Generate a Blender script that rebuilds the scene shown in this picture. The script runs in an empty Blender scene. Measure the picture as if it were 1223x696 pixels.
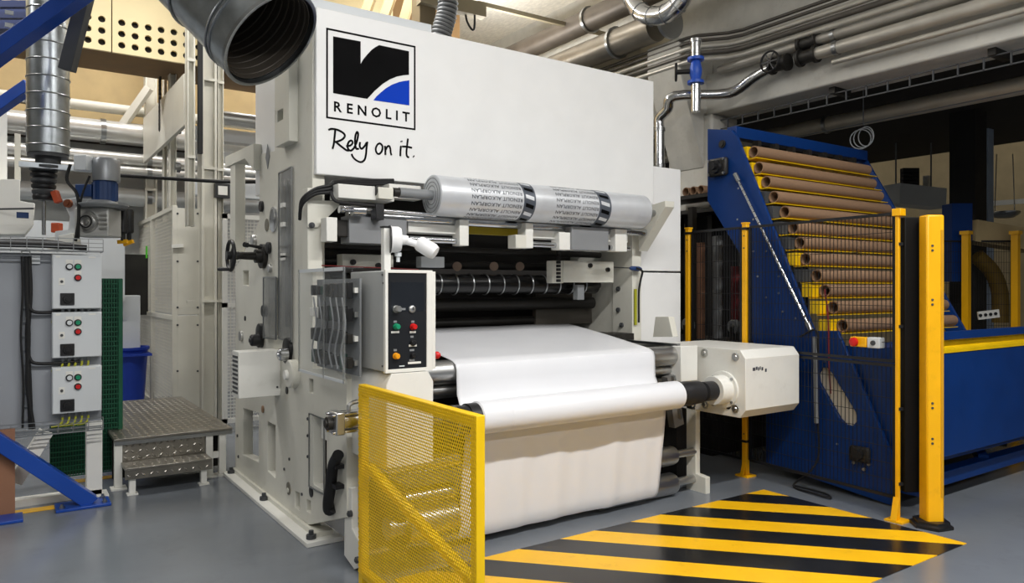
import bpy, bmesh, math, random
from mathutils import Vector, Matrix
from mathutils.geometry import tessellate_polygon
random.seed(7)
sc = bpy.context.scene
C = sc.collection

# ------------------------------------------------------------------ camera
F = 881.0; PCX = 611.5; HOR = 345.0; CAMZ = 1.55
YAW = math.atan2(0.565, 0.825)
FW = Vector((math.sin(YAW), math.cos(YAW), 0)); RT = Vector((math.cos(YAW), -math.sin(YAW), 0)); UP = Vector((0, 0, 1))
CAM = Vector((0, 0, CAMZ))
cd = bpy.data.cameras.new('camera'); cam = bpy.data.objects.new('camera', cd); C.objects.link(cam)
cam.location = CAM; cam.rotation_euler = (math.pi/2, 0, -YAW)
cd.sensor_width = 36; cd.lens = 36*F/1223; cd.shift_y = (HOR-348)/1223; cd.clip_end = 200
sc.camera = cam
# ------------------------------------------------------------------ world, lamps, exposure
w = bpy.data.worlds.new('hall_daylight'); sc.world = w; w.use_nodes = True
w.node_tree.nodes['Background'].inputs[0].default_value = (0.93, 0.97, 1.0, 1)
w.node_tree.nodes['Background'].inputs[1].default_value = 0.2
sc.view_settings.view_transform = 'Standard'; sc.view_settings.look = 'None'
sc.view_settings.gamma = 1; sc.view_settings.use_curve_mapping = False
sc.view_settings.exposure = -0.3
try:
    sc.cycles.use_denoising = True
    sc.cycles.max_bounces = 8; sc.cycles.diffuse_bounces = 4; sc.cycles.transparent_max_bounces = 12
except Exception: pass
def area(name, loc, size, energy, rot=(0, 0, 0), col=(1, .985, .97)):
    l = bpy.data.lights.new(name, 'AREA'); l.shape = 'RECTANGLE'; l.size, l.size_y = size; l.energy = energy; l.color = col
    o = bpy.data.objects.new(name, l); C.objects.link(o); o.location = loc; o.rotation_euler = rot; return o
# rows of strip lamps hung below the hall ceiling (above and behind the viewpoint)
for lx, e in ((-2.6, 110), (.4, 240), (3.2, 270), (5.4, 90)): area('hall_strip_lamp', (lx, -.2, 5.35), (2.4, .22), e)
for lx in (-2.0, 1.5, 4.8): area('hall_strip_lamp', (lx, -5.0, 5.35), (2.4, .22), 120)
for lx in (-3.0, .2, 3.4): area('hall_strip_lamp', (lx, 7.4, 5.35), (2.4, .22), 110)
for lx in (-2.0, 1.0, 4.0): area('hall_strip_lamp', (lx, 10.5, 5.2), (2.4, .22), 60)  # row added behind the beam casing to brighten the tan wall
area('added_ceiling_fill', (5.0, 8.2, 4.3), (.22, 2.4), 90, rot=(math.pi, 0, 0)); area('added_ceiling_fill', (3.6, 11.0, 4.4), (.22, 2.4), 18, rot=(math.pi, 0, 0))  # added fill lights, hidden behind the machine, to brighten the ceiling
for lx in (-1.0, 3.5): area('hall_strip_lamp', (lx, 13.2, 5.35), (2.4, .22), 150)
for ly in (2.5, 6.0, 9.5): area('far_wall_fill', (13.9, ly, 5.5), (.22, 2.4), 16, col=(1, .95, .86))  # unseen lights added to brighten the far wall past the slab

# ------------------------------------------------------------------ helpers
def W(px, py, X=None, Y=None, Z=None, d=None):
    r = FW + RT*((px-PCX)/F) + UP*((HOR-py)/F)
    if X is not None: t = X/r.x
    elif Y is not None: t = Y/r.y
    elif Z is not None: t = (Z-CAMZ)/r.z
    else: t = d
    return CAM + r*t
def YZ(X, *p): return [(W(a, b, X=X).y, W(a, b, X=X).z) for a, b in p]
def XZ(Y, *p): return [(W(a, b, Y=Y).x, W(a, b, Y=Y).z) for a, b in p]
def sm(pts, n=6):
    """smooth a polyline (Catmull-Rom)"""
    pts = [Vector(p) for p in pts]; q = [pts[0]*2-pts[1]]+pts+[pts[-1]*2-pts[-2]]; out = []
    for i in range(1, len(q)-2):
        for k in range(n):
            t = k/n; a, b, c, e = q[i-1], q[i], q[i+1], q[i+2]
            out.append(0.5*((2*b)+(c-a)*t+(2*a-5*b+4*c-e)*t*t+(3*b-a-3*c+e)*t**3))
    out.append(pts[-1]); return out
class MB:
    def __init__(s): s.v = []; s.f = []
    def add(s, vs, fs):
        n = len(s.v); s.v += [tuple(x) for x in vs]; s.f += [tuple(i+n for i in f) for f in fs]; return s
    def box(s, x0, x1, y0, y1, z0, z1):
        x0, x1 = sorted((x0, x1)); y0, y1 = sorted((y0, y1)); z0, z1 = sorted((z0, z1))
        return s.add([(x, y, z) for x in (x0, x1) for y in (y0, y1) for z in (z0, z1)],
                     [(0, 1, 3, 2), (4, 6, 7, 5), (0, 4, 5, 1), (2, 3, 7, 6), (0, 2, 6, 4), (1, 5, 7, 3)])
    def bc(s, c, sx, sy, sz): return s.box(c[0]-sx/2, c[0]+sx/2, c[1]-sy/2, c[1]+sy/2, c[2]-sz/2, c[2]+sz/2)
    def bar(s, a, b, wd, ht, up=(0, 0, 1)):
        a = Vector(a); b = Vector(b); d = (b-a).normalized(); u = d.cross(Vector(up))
        if u.length < 1e-4: u = d.cross(Vector((1, 0, 0)))
        u.normalize(); v = u.cross(d); vs = []
        for p in (a, b):
            for i, j in ((-1, -1), (1, -1), (1, 1), (-1, 1)): vs.append(p+u*(i*wd/2)+v*(j*ht/2))
        return s.add(vs, [(0, 1, 2, 3), (7, 6, 5, 4), (0, 4, 5, 1), (1, 5, 6, 2), (2, 6, 7, 3), (3, 7, 4, 0)])
    def cyl(s, a, b, r, r1=None, n=20, cap=True, ph=0):
        a = Vector(a); b = Vector(b); r1 = r if r1 is None else r1; d = (b-a).normalized()
        u = d.orthogonal().normalized(); v = d.cross(u); vs = []
        for p, q in ((a, r), (b, r1)):
            for k in range(n):
                t = 2*math.pi*k/n+ph; vs.append(p+(u*math.cos(t)+v*math.sin(t))*q)
        fs = [(k, (k+1) % n, n+(k+1) % n, n+k) for k in range(n)]
        if cap: fs += [tuple(range(n-1, -1, -1)), tuple(range(n, 2*n))]
        return s.add(vs, fs)
    def lathe(s, a, ax, prof, n=28, closed=False):
        """prof: (distance along axis, radius)"""
        a = Vector(a); ax = Vector(ax).normalized(); u = ax.orthogonal().normalized(); v = ax.cross(u); vs = []
        for t, r in prof:
            for k in range(n):
                q = 2*math.pi*k/n; vs.append(a+ax*t+(u*math.cos(q)+v*math.sin(q))*r)
        fs = []; m = len(prof)
        for i in range(m-1 if not closed else m):
            j = (i+1) % m
            for k in range(n): fs.append((i*n+k, i*n+(k+1) % n, j*n+(k+1) % n, j*n+k))
        if not closed:
            fs += [tuple(range(n-1, -1, -1)), tuple(range((m-1)*n, m*n))]
        return s.add(vs, fs)
    def tube(s, path, r, n=8):
        path = [Vector(p) for p in path]; vs = []; u = None
        for i, p in enumerate(path):
            d = (path[min(i+1, len(path)-1)]-path[max(i-1, 0)]).normalized()
            u = d.orthogonal().normalized() if u is None else (u-d*u.dot(d)).normalized()
            v = d.cross(u)
            for k in range(n):
                t = 2*math.pi*k/n; vs.append(p+(u*math.cos(t)+v*math.sin(t))*r)
        fs = [(i*n+k, i*n+(k+1) % n, (i+1)*n+(k+1) % n, (i+1)*n+k) for i in range(len(path)-1) for k in range(n)]
        fs += [tuple(range(n-1, -1, -1)), tuple(range(len(vs)-n, len(vs)))]
        return s.add(vs, fs)
    def plate(s, ax, outer, holes, a0, a1):
        """polygon with holes, in YZ (ax 'x'), XZ ('y') or XY ('z'), between a0 and a1"""
        loops = [list(outer)]+[list(h) for h in holes]
        flat = [p for l in loops for p in l]; n = len(flat)
        if holes:
            bm = bmesh.new(); bv = [bm.verts.new((p[0], p[1], 0)) for p in flat]; ed = []; k = 0
            for l in loops:
                ed += [bm.edges.new((bv[k+i], bv[k+(i+1) % len(l)])) for i in range(len(l))]; k += len(l)
            bm.verts.index_update()
            bmesh.ops.triangle_fill(bm, use_beauty=True, use_dissolve=False, edges=ed); tri = [[v.index for v in f.verts] for f in bm.faces]; bm.free()
        else: tri = tessellate_polygon([[Vector((p[0], p[1], 0)) for p in l] for l in loops])
        def pt(p, a): return {'x': (a, p[0], p[1]), 'y': (p[0], a, p[1]), 'z': (p[0], p[1], a)}[ax]
        vs = [pt(p, a0) for p in flat]+[pt(p, a1) for p in flat]; fs = []
        for t in tri: fs += [tuple(t), tuple(i+n for i in reversed(t))]
        k = 0
        for l in loops:
            m = len(l)
            for i in range(m): fs.append((k+i, k+(i+1) % m, n+k+(i+1) % m, n+k+i))
            k += m
        return s.add(vs, fs)
    def torus(s, c, ax, R, r, n=28, m=8):
        c = Vector(c); ax = Vector(ax).normalized(); u = ax.orthogonal().normalized(); v = ax.cross(u); vs = []
        for i in range(n):
            t = 2*math.pi*i/n; e = u*math.cos(t)+v*math.sin(t)
            for j in range(m):
                q = 2*math.pi*j/m; vs.append(c+e*(R+r*math.cos(q))+ax*r*math.sin(q))
        return s.add(vs, [(i*m+j, ((i+1) % n)*m+j, ((i+1) % n)*m+(j+1) % m, i*m+(j+1) % m) for i in range(n) for j in range(m)])
    def grid(s, o, u, v, nu, nv, r, rim=True):
        """crossed wires of square section filling the parallelogram o, u, v"""
        o, u, v = Vector(o), Vector(u), Vector(v); nn = u.cross(v).normalized()
        for i in range(nu+1): p = o+u*(i/nu); s.bar(p, p+v, r, r, nn)
        for j in range(nv+1): p = o+v*(j/nv)+nn*r*.9; s.bar(p, p+u, r, r, nn)
        return s
def circ(y, z, r, n=20, rz=None):
    rz = rz or r; return [(y+r*math.cos(2*math.pi*k/n), z+rz*math.sin(2*math.pi*k/n)) for k in range(n)]
def rrect(y0, y1, z0, z1, r, n=4):
    o = []
    for cy, cz, a in ((y1-r, z1-r, 0), (y0+r, z1-r, 90), (y0+r, z0+r, 180), (y1-r, z0+r, 270)):
        for k in range(n+1):
            t = math.radians(a+90*k/n); o.append((cy+r*math.cos(t), cz+r*math.sin(t)))
    return o
WL = {}
def thing(name, label, cat, loc=(0, 0, 0), group=None):
    o = bpy.data.objects.new(name, None); C.objects.link(o); o.location = loc; o.empty_display_size = .1
    o['label'] = label; o['category'] = cat
    if group: o['group'] = group
    WL[o] = Vector(loc); return o
def obj(mb, name, mat, parent=None, bevel=0, flat=False, label=None, kind=None, solid=0):
    vs = [Vector(v) for v in mb.v]
    lo = Vector([min(v[i] for v in vs) for i in range(3)]); hi = Vector([max(v[i] for v in vs) for i in range(3)]); c = (lo+hi)/2
    me = bpy.data.meshes.new(name); me.from_pydata([tuple(v-c) for v in vs], [], mb.f); me.update()
    bm = bmesh.new(); bm.from_mesh(me); bmesh.ops.recalc_face_normals(bm, faces=bm.faces); bm.to_mesh(me); bm.free()
    me.materials.append(mat)
    if not flat:
        me.polygons.foreach_set('use_smooth', [True]*len(me.polygons)); me.set_sharp_from_angle(angle=math.radians(35))
    o = bpy.data.objects.new(name, me); C.objects.link(o); WL[o] = c
    if parent: o.parent = parent; o.location = c-WL[parent]
    else: o.location = c
    if solid:
        m = o.modifiers.new('solid', 'SOLIDIFY'); m.thickness = solid; m.offset = 0
    if bevel:
        m = o.modifiers.new('bevel', 'BEVEL'); m.width = bevel; m.segments = 2; m.limit_method = 'ANGLE'; m.angle_limit = math.radians(40)
    if label: o['label'] = label
    if kind: o['kind'] = kind
    return o
def inst(src, at, parent=None, name=None):
    """another object that shares src's mesh, its centre at a world point"""
    o = src.copy(); C.objects.link(o); p = parent or src.parent; at = Vector(at); WL[o] = at
    o.parent = p; o.location = at-(WL[p] if p else Vector((0, 0, 0)))
    if name: o.name = name
    return o
def solo(mb, name, mat, label, cat, group=None, **k):
    o = obj(mb, name, mat, **k); o['label'] = label; o['category'] = cat
    if group: o['group'] = group
    return o
def struct(mb, name, mat, parent=None, label=None, **k):
    o = obj(mb, name, mat, parent, **k); o['kind'] = 'structure'
    if label: o['label'] = label
    return o
def text_mb(txt, size, spacing=1.0, bold=0.0):
    cu = bpy.data.curves.new('t', 'FONT'); cu.body = txt; cu.size = size; cu.space_character = spacing; cu.offset = bold; cu.resolution_u = 2
    o = bpy.data.objects.new('t', cu); me = o.to_mesh()
    vs = [tuple(v.co) for v in me.vertices]; fs = [tuple(p.vertices) for p in me.polygons]
    o.to_mesh_clear(); bpy.data.objects.remove(o); bpy.data.curves.remove(cu); return vs, fs

# ------------------------------------------------------------------ materials
def lin(c): return tuple(((x/255)/12.92 if x/255 <= .04045 else ((x/255+.055)/1.055)**2.4) for x in c)+(1,)
MC = {}
def mat(name, col, rough=.5, metal=0, var=.07, scale=5, bump=0, bscale=40, dirt=0, dirtcol=(95, 85, 70), stretch=None, coat=0, spec=None):
    if name in MC: return MC[name]
    m = bpy.data.materials.new(name); m.use_nodes = True; nt = m.node_tree; b = nt.nodes['Principled BSDF']; L = nt.links.new
    c = lin(col); tc = nt.nodes.new('ShaderNodeTexCoord'); geo = nt.nodes.new('ShaderNodeNewGeometry')
    mp = nt.nodes.new('ShaderNodeMapping'); L(geo.outputs['Position'], mp.inputs[0])
    if stretch: mp.inputs['Scale'].default_value = stretch
    n = nt.nodes.new('ShaderNodeTexNoise'); n.inputs['Scale'].default_value = scale; n.inputs['Detail'].default_value = 6; L(mp.outputs[0], n.inputs[0])
    r = nt.nodes.new('ShaderNodeValToRGB'); L(n.outputs[0], r.inputs[0])
    r.color_ramp.elements[0].position = .3; r.color_ramp.elements[1].position = .7
    r.color_ramp.elements[0].color = tuple(x*(1-var) for x in c[:3])+(1,); r.color_ramp.elements[1].color = tuple(min(1, x*(1+var)) for x in c[:3])+(1,)
    out = r.outputs[0]
    if dirt:
        n2 = nt.nodes.new('ShaderNodeTexNoise'); n2.inputs['Scale'].default_value = scale*2.3; n2.inputs['Detail'].default_value = 10; n2.inputs['Roughness'].default_value = .7; L(geo.outputs['Position'], n2.inputs[0])
        r2 = nt.nodes.new('ShaderNodeValToRGB'); L(n2.outputs[0], r2.inputs[0]); r2.color_ramp.elements[0].position = .56; r2.color_ramp.elements[1].position = .78
        r2.color_ramp.elements[1].color = (dirt, dirt, dirt, 1)
        mx = nt.nodes.new('ShaderNodeMix'); mx.data_type = 'RGBA'; L(r2.outputs[0], mx.inputs[0]); L(out, mx.inputs[6]); mx.inputs[7].default_value = lin(dirtcol); out = mx.outputs[2]
    L(out, b.inputs['Base Color'])
    rr = nt.nodes.new('ShaderNodeMapRange'); rr.inputs[3].default_value = max(.02, rough*.82); rr.inputs[4].default_value = min(1, rough*1.2); L(n.outputs[0], rr.inputs[0]); L(rr.outputs[0], b.inputs['Roughness'])
    b.inputs['Metallic'].default_value = metal
    if spec is not None: b.inputs['Specular IOR Level'].default_value = spec
    if coat: b.inputs['Coat Weight'].default_value = coat; b.inputs['Coat Roughness'].default_value = .15
    if bump:
        n3 = nt.nodes.new('ShaderNodeTexNoise'); n3.inputs['Scale'].default_value = bscale; n3.inputs['Detail'].default_value = 5; L(mp.outputs[0], n3.inputs[0])
        bp = nt.nodes.new('ShaderNodeBump'); bp.inputs['Strength'].default_value = bump; bp.inputs['Distance'].default_value = .01; L(n3.outputs[0], bp.inputs['Height']); L(bp.outputs[0], b.inputs['Normal'])
    MC[name] = m; return m
def glass(name, col=(235, 240, 240), rough=.06, alpha=.22):
    m = bpy.data.materials.new(name); m.use_nodes = True; nt = m.node_tree; b = nt.nodes['Principled BSDF']
    b.inputs['Base Color'].default_value = lin(col); b.inputs['Roughness'].default_value = rough; b.inputs['Alpha'].default_value = alpha
    n = nt.nodes.new('ShaderNodeTexNoise'); n.inputs['Scale'].default_value = 9; mr = nt.nodes.new('ShaderNodeMapRange')
    mr.inputs[3].default_value = alpha*.6; mr.inputs[4].default_value = alpha*1.5; nt.links.new(n.outputs[0], mr.inputs[0]); nt.links.new(mr.outputs[0], b.inputs['Alpha'])
    return m
M = dict(
 hood=mat('white_enamel', (240, 240, 238), .38, var=.02, bump=.03, bscale=25),
 cream=mat('cream_machine_paint', (219, 217, 205), .42, var=.035, dirt=.25, dirtcol=(150, 140, 115), scale=3),
 white=mat('white_paint', (232, 231, 224), .4, var=.03, dirt=.15, dirtcol=(150, 145, 130)),
 rear=mat('ivory_frame_paint', (214, 211, 198), .45, var=.04),
 steel=mat('brushed_steel', (165, 167, 168), .3, 1, var=.1, scale=30, stretch=(1, 1, 14)),
 chrome=mat('polished_roller_steel', (198, 200, 203), .2, 1, var=.06),
 galv=mat('galvanised_sheet', (176, 182, 186), .3, 1, var=.14, scale=14),
 alu=mat('satin_aluminium', (200, 200, 198), .35, 1, var=.05),
 grey=mat('grey_paint', (128, 131, 133), .5, var=.05),
 dgrey=mat('dark_grey_paint', (66, 68, 70), .5, var=.08),
 lgrey=mat('light_grey_enclosure', (214, 218, 220), .42, var=.02),
 black=mat('black_plastic', (22, 22, 24), .42, var=.1),
 rubber=mat('black_rubber', (18, 18, 19), .62, var=.15),
 dark=mat('oily_dark_iron', (42, 40, 37), .5, .3, var=.25),
 inner=mat('dark_interior', (34, 31, 28), .75, var=.25),  # near-black that stands in for shade in the machine's interior
 yellow=mat('yellow_guard_paint', (240, 196, 6), .4, var=.06),
 post=mat('safety_yellow', (250, 184, 10), .38, var=.05, dirt=.2, dirtcol=(150, 95, 10)),
 blue=mat('blue_machine_paint', (6, 50, 112), .4, var=.07, spec=.3, dirt=.15, dirtcol=(10, 30, 80)),
 blueb=mat('blue_beam_paint', (16, 68, 160), .36, var=.06),
 card=mat('brown_cardboard', (142, 112, 86), .82, var=.1, scale=9, stretch=(3, 20, 20)),
 web=mat('white_film', (234, 235, 238), .3, var=.01),
 film=mat('silver_film', (214, 217, 221), .34, .35, var=.06, scale=8, bump=.08, bscale=14),
 red=mat('red_plastic', (205, 25, 25), .35), green=mat('green_plastic', (20, 140, 100), .35), orange=mat('amber_plastic', (240, 160, 20), .35),
 lime=mat('lime_sticker', (90, 225, 40), .5), print=mat('black_print', (6, 6, 7), .8, var=.02, spec=.12), pblue=mat('blue_print', (6, 62, 190), .7, var=.02, spec=.15),
 fade=mat('grey_print', (62, 66, 74), .5, var=.05),
 gmesh=mat('green_coated_wire', (12, 92, 62), .5), wire=mat('black_wire', (20, 20, 22), .5),
 amber=mat('amber_film', (160, 140, 22), .35), rust=mat('brown_lagging', (98, 90, 80), .5, .4, var=.16, scale=5),
 conc=mat('painted_concrete', (196, 194, 186), .85, var=.08, bump=.35, bscale=18, dirt=.3, dirtcol=(130, 122, 108)),
 tan=mat('tan_wall', (188, 166, 122), .85, var=.08), beige=mat('beige_panel', (236, 218, 172), .7, var=.05, scale=2),
 brownp=mat('brown_board', (146, 104, 78), .8, var=.08), bluebin=mat('blue_bin', (25, 60, 165), .5),
 terra=mat('orange_primer', (196, 84, 48), .5), motor=mat('navy_motor_paint', (26, 58, 108), .45),
 clear=glass('clear_polycarbonate', alpha=.05), smoke=glass('scratched_polycarbonate', (150, 152, 150), .12, .42), gauge=mat('olive_wire_sheath', (170, 170, 40), .5),
)
# ================================================================== THE SETTING
def floor_mat():
    m = mat('grey_floor_paint', (112, 117, 123), .2, var=.1, scale=1.3, dirt=.28, dirtcol=(78, 78, 78))
    nt = m.node_tree; b = nt.nodes['Principled BSDF']; L = nt.links.new
    g = nt.nodes.new('ShaderNodeNewGeometry'); n = nt.nodes.new('ShaderNodeTexNoise'); n.inputs['Scale'].default_value = 3; n.inputs['Detail'].default_value = 4; L(g.outputs['Position'], n.inputs[0])
    bp = nt.nodes.new('ShaderNodeBump'); bp.inputs['Strength'].default_value = .12; bp.inputs['Distance'].default_value = .02; L(n.outputs[0], bp.inputs['Height']); L(bp.outputs[0], b.inputs['Normal'])
    return m
def woodwool():
    m = mat('white_wood_wool_board', (232, 226, 212), .95, var=.12, scale=10, bump=.9, bscale=9, stretch=(3, 1, 1)); return m
struct(MB().box(-12, 17, -9, 20, -.1, 0), 'floor', floor_mat())
struct(MB().box(-12, 6.7, -9, 20, 5.6, 5.8), 'ceiling', woodwool())
# concrete wall above the beam, the beam itself with its column, and the low dark slab behind it
WX = 6.6
struct(MB().box(WX, WX+.25, -9, 20, 3.95, 5.6), 'wall_right', M['conc'])
struct(MB().box(WX-.12, WX+.35, -9, 20, 3.5, 3.95), 'trim_1', M['conc'], label='concrete edge beam carrying the pipe runs', bevel=.02)
struct(MB().box(WX+.25, 12.5, -9, 20, 3.75, 3.95), 'ceiling_mezzanine', mat('dark_slab_ceiling', (40, 37, 33), .9, var=.2))  # slab in one dark brown-grey tone
c0 = MB(); a = YZ(WX-.15, (798, 300), (850, 300)); yA, yB = a[0][0], a[1][0]
c0.box(WX-.15, WX+.3, yB, yA, 0, 3.5)
struct(c0, 'column_concrete', M['conc'], bevel=.03)
hn = MB().plate('y', [(WX-.15, 3.5), (WX-.15, 2.9), (WX-.55, 3.98), (WX-.55, 4.3), (WX, 4.3), (WX, 3.5)], [], yB+.1, yA-.05)
struct(hn, 'trim_2', M['conc'], label='sloping concrete haunch on the column head', bevel=.02)
struct(MB().box(WX-.5, WX, yA+.1, 20, 4.05, 4.62), 'trim_3', mat('tan_concrete', (205, 193, 165), .85, var=.07, bump=.2), label='tan concrete girder under the lagged pipes', bevel=.02)
# far walls
struct(MB().box(-12, 6.6, 16, 16.2, 0, 5.6), 'wall_back', mat('cream_far_wall', (196, 186, 160), .9, var=.06))
struct(MB().box(-12.2, -12, -9, 20, 0, 5.6), 'wall_left', mat('pale_side_wall', (205, 203, 196), .9))
struct(MB().box(12.4, 17, -9, 20, 6.2, 6.4), 'ceiling_far_hall', M['beige'])
struct(MB().box(15.5, 15.7, -9, 20, 0, 6.2), 'wall_far_right', mat('ochre_far_wall', (186, 168, 132), .9, var=.08))
# dark steel columns below the slab
p = W(1156, 345, d=9.2)
struct(MB().box(p.x-.15, p.x+.15, p.y-.15, p.y+.15, 0, 3.75), 'column_dark', mat('black_steel', (26, 25, 24), .7))
p = W(1176, 345, d=10.2)
struct(MB().box(p.x-.08, p.x+.08, p.y-.08, p.y+.08, 0, 3.75), 'column_pale', mat('pale_blue_column', (158, 172, 190), .7))
# perforated beige beam casing at the back of the hall, each panel a piece
FY = 9.0
fb = struct(MB().box(-4, 5.3, FY+.05, FY+.9, 4.12, 5.6), 'wall_beam_casing', mat('umber_soffit', (128, 100, 64), .9, var=.1))
xs = [XZ(FY, (q, 60))[0][0] for q in (-60, 134, 262)]
pw = xs[2]-xs[1]
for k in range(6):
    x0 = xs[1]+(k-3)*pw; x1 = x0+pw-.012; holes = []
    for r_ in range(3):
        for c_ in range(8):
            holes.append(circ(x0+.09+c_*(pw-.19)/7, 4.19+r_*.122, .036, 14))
    struct(MB().box(x0, x1, FY+.03, FY+.05, 4.12, 5.6), 'hole_shade_sheet', M['inner'], fb)  # dark sheet behind the holes, coloured as the shade inside them
    struct(MB().plate('y', [(x0, 4.1), (x1, 4.1), (x1, 5.6), (x0, 5.6)], holes, FY-.02, FY+.02), 'panel', M['beige'], fb)
struct(MB().box(-6, 5.3, 11.6, 11.8, 3.75, 5.6), 'wall_tan', M['tan'])
struct(MB().box(-6, 5.3, 11.65, 11.8, 0, 3.55), 'wall_pale', mat('pale_hall_backdrop', (206, 207, 205), .8, var=.1, scale=2))  # pale wall stands in for the bright hall and windows beyond
struct(MB().box(-6, 5.3, 11.5, 11.8, 3.55, 3.75), 'trim_4', mat('dark_umber', (60, 50, 40), .9), label='dark ledge strip below the tan wall')
# hazard floor marking: each stripe its own piece
hz = thing('hazard_floor_marking', 'yellow and black diagonal striped floor marking in front of the machine', 'floor marking', (3.3, 2.9, 0)); hz['kind'] = 'thing'
HX0, HX1, HY0, HY1 = 1.7, 4.82, 2.14, 3.6
def clip(poly, f):
    o = []
    for i in range(len(poly)):
        a, b = poly[i], poly[(i+1) % len(poly)]; fa, fb_ = f(a), f(b)
        if fa >= 0: o.append(a)
        if fa*fb_ < 0: t = fa/(fa-fb_); o.append((a[0]+(b[0]-a[0])*t, a[1]+(b[1]-a[1])*t))
    return o
my = mat('worn_yellow_floor_paint', (252, 192, 22), .34, var=.06, dirt=.5, dirtcol=(170, 110, 20), scale=4)
mk = mat('black_floor_paint', (30, 31, 33), .24, var=.25, scale=4)
s = 4.61-.595*4
edges = []
for k in range(-1, 9):
    edges.append((s+k*.595, s+k*.595+.282, my)); edges.append((s+k*.595+.282, s+(k+1)*.595, mk))
for a, b, mm in edges:
    # u = X + .928 (Y-3.6) is constant along a stripe
    pl = [(HX0, HY0), (HX1, HY0), (HX1, HY1), (HX0, HY1)]
    pl = clip(pl, lambda p: (p[0]+(p[1]-3.6)*.928)-a); pl = clip(pl, lambda p: b-(p[0]+(p[1]-3.6)*.928)) if pl else pl
    if len(pl) > 2: obj(MB().plate('z', pl, [], .0005, .0035), 'stripe', mm, hz)
for i, (q, lab) in enumerate((((56, 607), 'short yellow floor line by the blue brace feet'), ((112, 572), 'yellow floor line fragment behind the white rack leg'))):
    p = W(q[0], q[1], Z=0); solo(MB().bar((p.x-.28, p.y, .003), (p.x+.22, p.y, .003), .1, .003), 'floor_line', my, lab, 'floor marking')

# ================================================================== PIPES under the roof on the concrete wall
def pipe(name, pts, r, m, label, n=14, joints=(), group='pipes along the concrete beam', jm=None):
    t = thing(name, label, 'pipe', pts[0], group)
    obj(MB().tube(pts, r, n), 'pipe_run', m, t)
    for j in joints:
        a = Vector(j); d = (Vector(pts[-1])-Vector(pts[-2])).normalized()
        obj(MB().cyl(a-d*.02, a+d*.02, r*1.18, n=n), 'coupling', jm or M['steel'], t)
    return t
PX = WX-.2
y0 = -2.0
dk = mat('dark_pipe', (96, 92, 86), .45, .6, var=.12); lt = mat('pale_pipe', (186, 182, 172), .4, .5, var=.1); lagp = mat('grey_lagged_pipe', (160, 156, 148), .45, .4, var=.08)
yc = yB-.15
pipe('heating_pipe', [(PX, y0, 3.93), (PX, yc, 3.93)], .05, lagp, 'upper of the two thick grey pipes along the concrete beam', joints=[(PX, 2.6, 3.93), (PX, 4.0, 3.93)])
pipe('heating_pipe', [(PX-.04, y0, 3.79), (PX-.04, 4.15, 3.79)], .06, lt, 'thickest pale pipe, passing over the valves', joints=[(PX-.04, 1.9, 3.79), (PX-.04, 3.95, 3.79)])
pipe('heating_pipe', [(PX-.02, y0, 3.67), (PX-.02, 4.0, 3.67)], .026, lt, 'thin pale pipe just below the thickest pipe', joints=[(PX-.02, 1.2, 3.67)])
# pipes turning round the haunch and going on to the back
for k, (z, r, lab) in enumerate(((4.26, .018, 'topmost thin pipe wrapping the concrete column head'), (4.205, .018, 'second thin pipe wrapping the concrete column head'), (4.14, .028, 'third pipe wrapping the concrete column head'),
                                 (4.07, .028, 'fourth pipe wrapping the concrete column head'), (4.0, .028, 'lowest thin pipe wrapping the concrete column head'))):
    xo = WX-.53-.005
    pipe('wrapped_pipe', [(PX-.05, y0, z), (PX-.05, yB-.5, z), (PX-.1, yB-.35, z), (xo+.03, yB-.1, z), (xo, yB+.02, z), (xo, yA+.3, z), (xo, 8.85, z)], r, dk if k in (0, 1, 3) else lt, lab, group='pipes bending round the column head')
# bright pipe from the beam bending down beside the column
q = YZ(WX-.65, (790, 130))[0]
pth = [(PX-.04, 4.66, 3.78), (PX-.05, 4.85, 3.73), (PX-.1, yB-.35, 3.62), (WX-.68, yB+.05, 3.62), (WX-.68, q[0]-.12, 3.5), (WX-.68, q[0], 3.42), (WX-.68, q[0], 3.3)]
t = pipe('steam_pipe', sm(pth, 5)+[(WX-.68, q[0], 1.2)], .055, M['chrome'], 'shiny insulated pipe that bends down beside the column', joints=[])
for z in (3.3, 2.9, 2.4): obj(MB().cyl((WX-.68, q[0], z-.02), (WX-.68, q[0], z+.02), .062, n=16), 'coupling', M['steel'], t)
# blue valve with its bright riser
v0 = W(831, 85, X=WX-.72)
t = thing('gate_valve', 'blue gate valve with black handwheel on a shiny vertical riser', 'valve', v0)
obj(MB().lathe(v0-Vector((0, 0, .42)), (0, 0, 1), [(0, .05), (.3, .05)]), 'riser', M['chrome'], t)
obj(MB().lathe(v0+Vector((0, 0, .14)), (0, 0, 1), [(0, .05), (.16, .05), (.16, .062), (.19, .062)]), 'riser', M['chrome'], t)
vb = mat('valve_blue', (40, 90, 200), .4)
obj(MB().lathe(v0-Vector((0, 0, .13)), (0, 0, 1), [(0, .085), (.03, .085), (.03, .045), (.09, .06), (.14, .065), (.19, .055), (.24, .045), (.24, .085), (.27, .085)]), 'valve_body', vb, t)
ax = Vector((-.6, .6, 0)).normalized()
obj(MB().cyl(v0, v0+ax*.2, .025), 'spindle', M['dark'], t)
obj(MB().torus(v0+ax*.2, ax, .085, .012), 'handwheel', M['black'], t)
obj(MB().bar(v0+ax*.2+Vector((0, 0, .085)), v0+ax*.2-Vector((0, 0, .085)), .012, .012, (1, 0, 0)), 'spoke', M['black'], t)
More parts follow.
